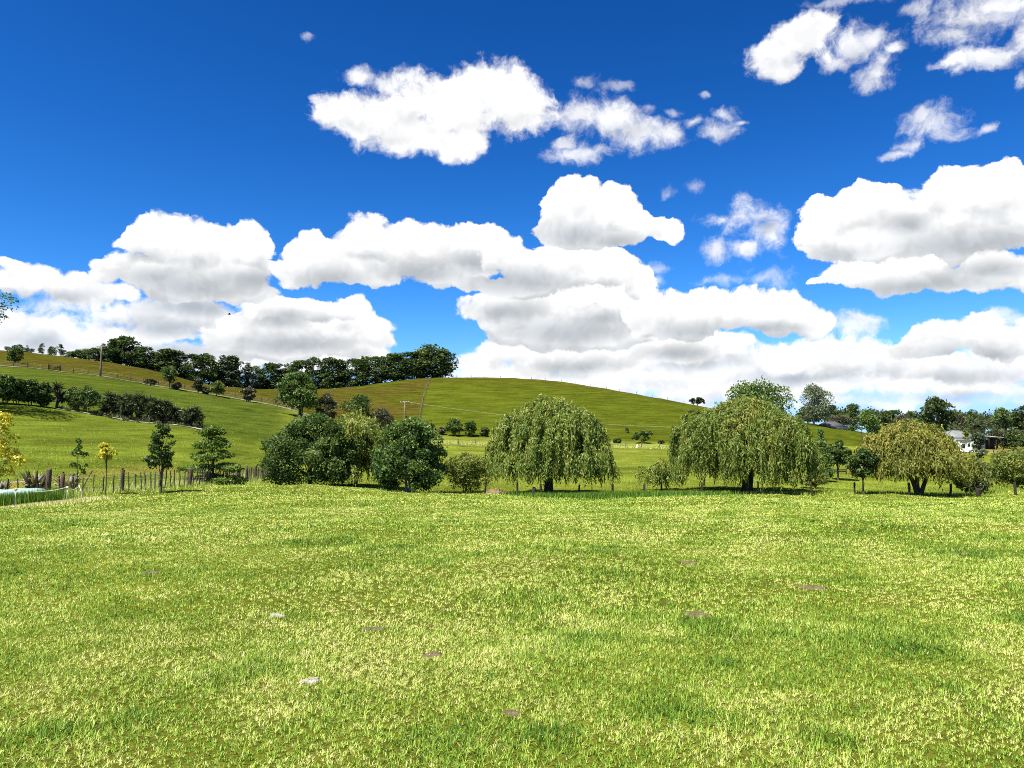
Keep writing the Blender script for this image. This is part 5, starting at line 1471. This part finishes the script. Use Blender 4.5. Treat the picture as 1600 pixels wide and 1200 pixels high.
def grass_mesh(name, rings, seed, region=None, lmul=1.0, tshift=0.0, tmax=1.0):
    rng = np.random.default_rng(seed)
    V, F, T, off = [], [], [], 0
    for (Y0, Y1, dens, L, W, segs) in rings:
        X, Y = blades(rng, Y0, Y1, dens, L, W, 1.2, segs)
        if region is not None:
            k = region(X, Y, rng); X, Y = X[k], Y[k]
        # gather the blades into small tufts
        cell = 0.045 * (Y0 / 4 + .6)
        ca, sa = math.cos(.6), math.sin(.6)
        U, Vv = X * ca + Y * sa, -X * sa + Y * ca
        jx, jy = np.round(U / cell), np.round(Vv / cell)
        h = np.sin(jx * 127.1 + jy * 311.7) * 43758.5453; h -= np.floor(h)
        h2 = np.sin(jx * 269.5 + jy * 183.3) * 43758.5453; h2 -= np.floor(h2)
        cu, cv = (jx + 1.6 * h - .8) * cell, (jy + 1.6 * h2 - .8) * cell
        X = X * .6 + .4 * (cu * ca - cv * sa); Y = Y * .6 + .4 * (cu * sa + cv * ca)
        n = len(X)
        pa = vnoise(X, Y, 2.6, 1) * .5 + vnoise(X, Y, .8, 2) * .5 + vnoise(X, Y, 9, 3) * .5
        pl = vnoise(X, Y, 1.5, 4) * .6 + vnoise(X, Y, 5.5, 5) * .6
        tu = np.zeros(n)
        for c, r in TUSS:
            tu = np.maximum(tu, np.exp(-(((X - c.x) / r) ** 2 + ((Y - c.y) / (r * 1.1)) ** 2)))
        straw = rng.uniform(size=n) < np.clip(0.23 + 0.27 * pa - .25 * tu + (h - .5) * .5, 0.03, 0.85)
        bare = (rng.uniform(size=n) < np.clip(pa * .35 - .25, 0, .6))
        Ln = L * lmul * np.clip(1 + .18 * pl, .6, 1.5) * rng.uniform(.55, 1.35, n) * (1 + .65 * tu) * np.where(bare, .5, 1)
        lean = np.where(straw, rng.uniform(.7, 1.55, n), np.clip(np.abs(rng.normal(.8, .45, n)), 0, 1.5))
        a = rng.uniform(0, 2 * math.pi, n)
        dx, dy = np.cos(a), np.sin(a)
        z0 = H(X, Y) - .004
        wd = W * rng.uniform(.6, 1.4, n) * np.where(straw, .72, 1.0)
        px_, py_ = -dy * wd / 2, dx * wd / 2
        tint = np.where(straw, rng.uniform(.58, .97, n), np.clip(.42 + .09 * pa - .2 * tu + rng.normal(0, .13, n) + (h2 - .5) * .24, 0, .70)) + tshift
        sl, cl = np.sin(lean * .6), np.cos(lean * .6)
        if segs == 2:
            m = Ln * .55
            mx, my, mz = X + dx * m * sl, Y + dy * m * sl, z0 + m * cl
            l2 = np.minimum(lean * 1.5, 1.62)
            tx, ty, tz = mx + dx * Ln * .45 * np.sin(l2), my + dy * Ln * .45 * np.sin(l2), mz + Ln * .45 * np.cos(l2)
            vs = np.stack([np.c_[X - px_, Y - py_, z0], np.c_[X + px_, Y + py_, z0], np.c_[mx + px_ * .8, my + py_ * .8, mz], np.c_[mx - px_ * .8, my - py_ * .8, mz], np.c_[tx, ty, tz]], 1).reshape(-1, 3)
            b = off + np.arange(n) * 5
            F.append(np.stack([b, b + 1, b + 2, b + 3], 1)); F.append(np.stack([b + 3, b + 2, b + 4, b + 4], 1))
            T += [tint, tint + .05]; off += 5 * n
        else:
            tx, ty, tz = X + dx * Ln * np.sin(np.minimum(lean, 1.5)), Y + dy * Ln * np.sin(np.minimum(lean, 1.5)), z0 + Ln * np.cos(np.minimum(lean, 1.5)) + .005
            vs = np.stack([np.c_[X - px_, Y - py_, z0], np.c_[X + px_, Y + py_, z0], np.c_[tx, ty, tz]], 1).reshape(-1, 3)
            b = off + np.arange(n) * 3
            F.append(np.stack([b, b + 1, b + 2, b + 2], 1)); T.append(tint); off += 3 * n
        V.append(vs)
    b = Buf(); b.v = V; b.f = F; b.t = [np.clip(t, 0, tmax).astype(np.float32) for t in T]; b.n = off
    return b.mesh(name, GRASS)
g = grass_mesh("pasture_grass", [(3.0, 7.5, 1100, .042, .0060, 2), (3.0, 7.5, 8400, .031, .0066, 1), (7.5, 15.0, 2900, .033, .0125, 1), (15.0, 30.0, 640, .042, .025, 1)], 901)
tag(link("pasture_grass", g), "short sunlit grass of the near paddock mixed with dry straw blades", "grass", kind="stuff")
def far_part(X, Y, rng):
    px = px_of(X, Y)
    lim = np.interp(px, [-200, 0, 85, 180, 300, 370, 432, 470, 2000], [38, 40.5, 42, 44, 52, 62, 80, 60, 60])
    return Y < lim
g = grass_mesh("field_grass", [(30.0, 62.0, 95, .065, .060, 1)], 902, far_part, 1.0, 0.0, .80)
tag(link("field_grass", g), "short sunlit grass on the far half of the near paddock", "grass", kind="stuff")
def slope_part(X, Y, rng):
    px = px_of(X, Y)
    lim = np.interp(px, [-200, 0, 85, 180, 300, 370, 432, 470, 2000], [38, 40.5, 42, 44, 52, 62, 80, 60, 60])
    keep = (Y > lim + .3)
    return keep & (rng.uniform(size=len(X)) < np.clip(60.0 / Y, .15, 1) ** 2)
g = grass_mesh("rough_grass", [(40.0, 170.0, 18, .13, .055, 1)], 903, slope_part, 1.0, -.20, .44)
tag(link("rough_grass", g), "rougher tufty grass on the slopes and flats behind the fences", "grass", kind="stuff")
# seeding grass along the batten fence and long lush grass round the wrapped bale
rng = np.random.default_rng(77); 
def strip(n, path, spread, L, W, tint, name, label):
    s = rng.uniform(0, 1, n)
    pts = np.array([[ground_px(p, y), y] for p, y in path]); k = np.linspace(0, 1, len(pts))
    X = np.interp(s, k, pts[:, 0]) + rng.normal(0, spread, n); Y = np.interp(s, k, pts[:, 1]) + rng.normal(0, spread, n)
    Z = H(X, Y)
    a = rng.uniform(0, 6.28, n); le = np.abs(rng.normal(0, .35, n)); Ln = L * rng.uniform(.5, 1.3, n)
    wd = W * rng.uniform(.6, 1.4, n)
    vs = np.stack([np.c_[X + np.sin(a) * wd, Y - np.cos(a) * wd, Z], np.c_[X - np.sin(a) * wd, Y + np.cos(a) * wd, Z], np.c_[X + np.cos(a) * np.sin(le) * Ln, Y + np.sin(a) * np.sin(le) * Ln, Z + np.cos(le) * Ln]], 1).reshape(-1, 3)
    b = Buf(); i = np.arange(n) * 3
    b.add(vs, np.stack([i, i + 1, i + 2, i + 2], 1), np.clip(tint + rng.normal(0, .17, n), 0, 1))
    tag(link(name, b.mesh(name, GRASS)), label, "grass", kind="stuff")
strip(15000, [(690, 60.5), (780, 61.5), (860, 62), (960, 62), (1050, 62), (1160, 61), (1300, 61), (1450, 60), (1600, 60)], .8, .26, .02, .38, "bank_grass", "longer rank grass along the creek bank at the far edge of the paddock")
strip(15000, [(-60, 41), (0, 42.5), (85, 44), (180, 46.5), (300, 55), (370, 65), (432, 84)], 1.0, .30, .012, .60, "seeding_grass", "pale seeding grass along the batten fence")
strip(9000, [(-40, 37.5), (20, 37.8), (60, 38.2), (84, 38.6)], .45, .68, .014, .10, "lush_grass", "tall lush green grass in front of the aqua wrapped bale")
strip(7000, [(-60, 34.6), (20, 35.6), (90, 37.0), (150, 38.8)], .5, .16, .02, .86, "dry_grass", "dry straw-coloured grass under the electric fence tape")
strip(14000, [(862, 56), (930, 55), (1000, 55), (1090, 57.5)], 1.7, .34, .02, .08, "wet_grass", "dark green grass in the damp hollow beside the single-trunked willow")
strip(8000, [(640, 182), (780, 181), (960, 181), (1070, 182)], 2.2, .40, .05, .58, "dry_strip_grass", "tall dry grass along the fence below the hill")
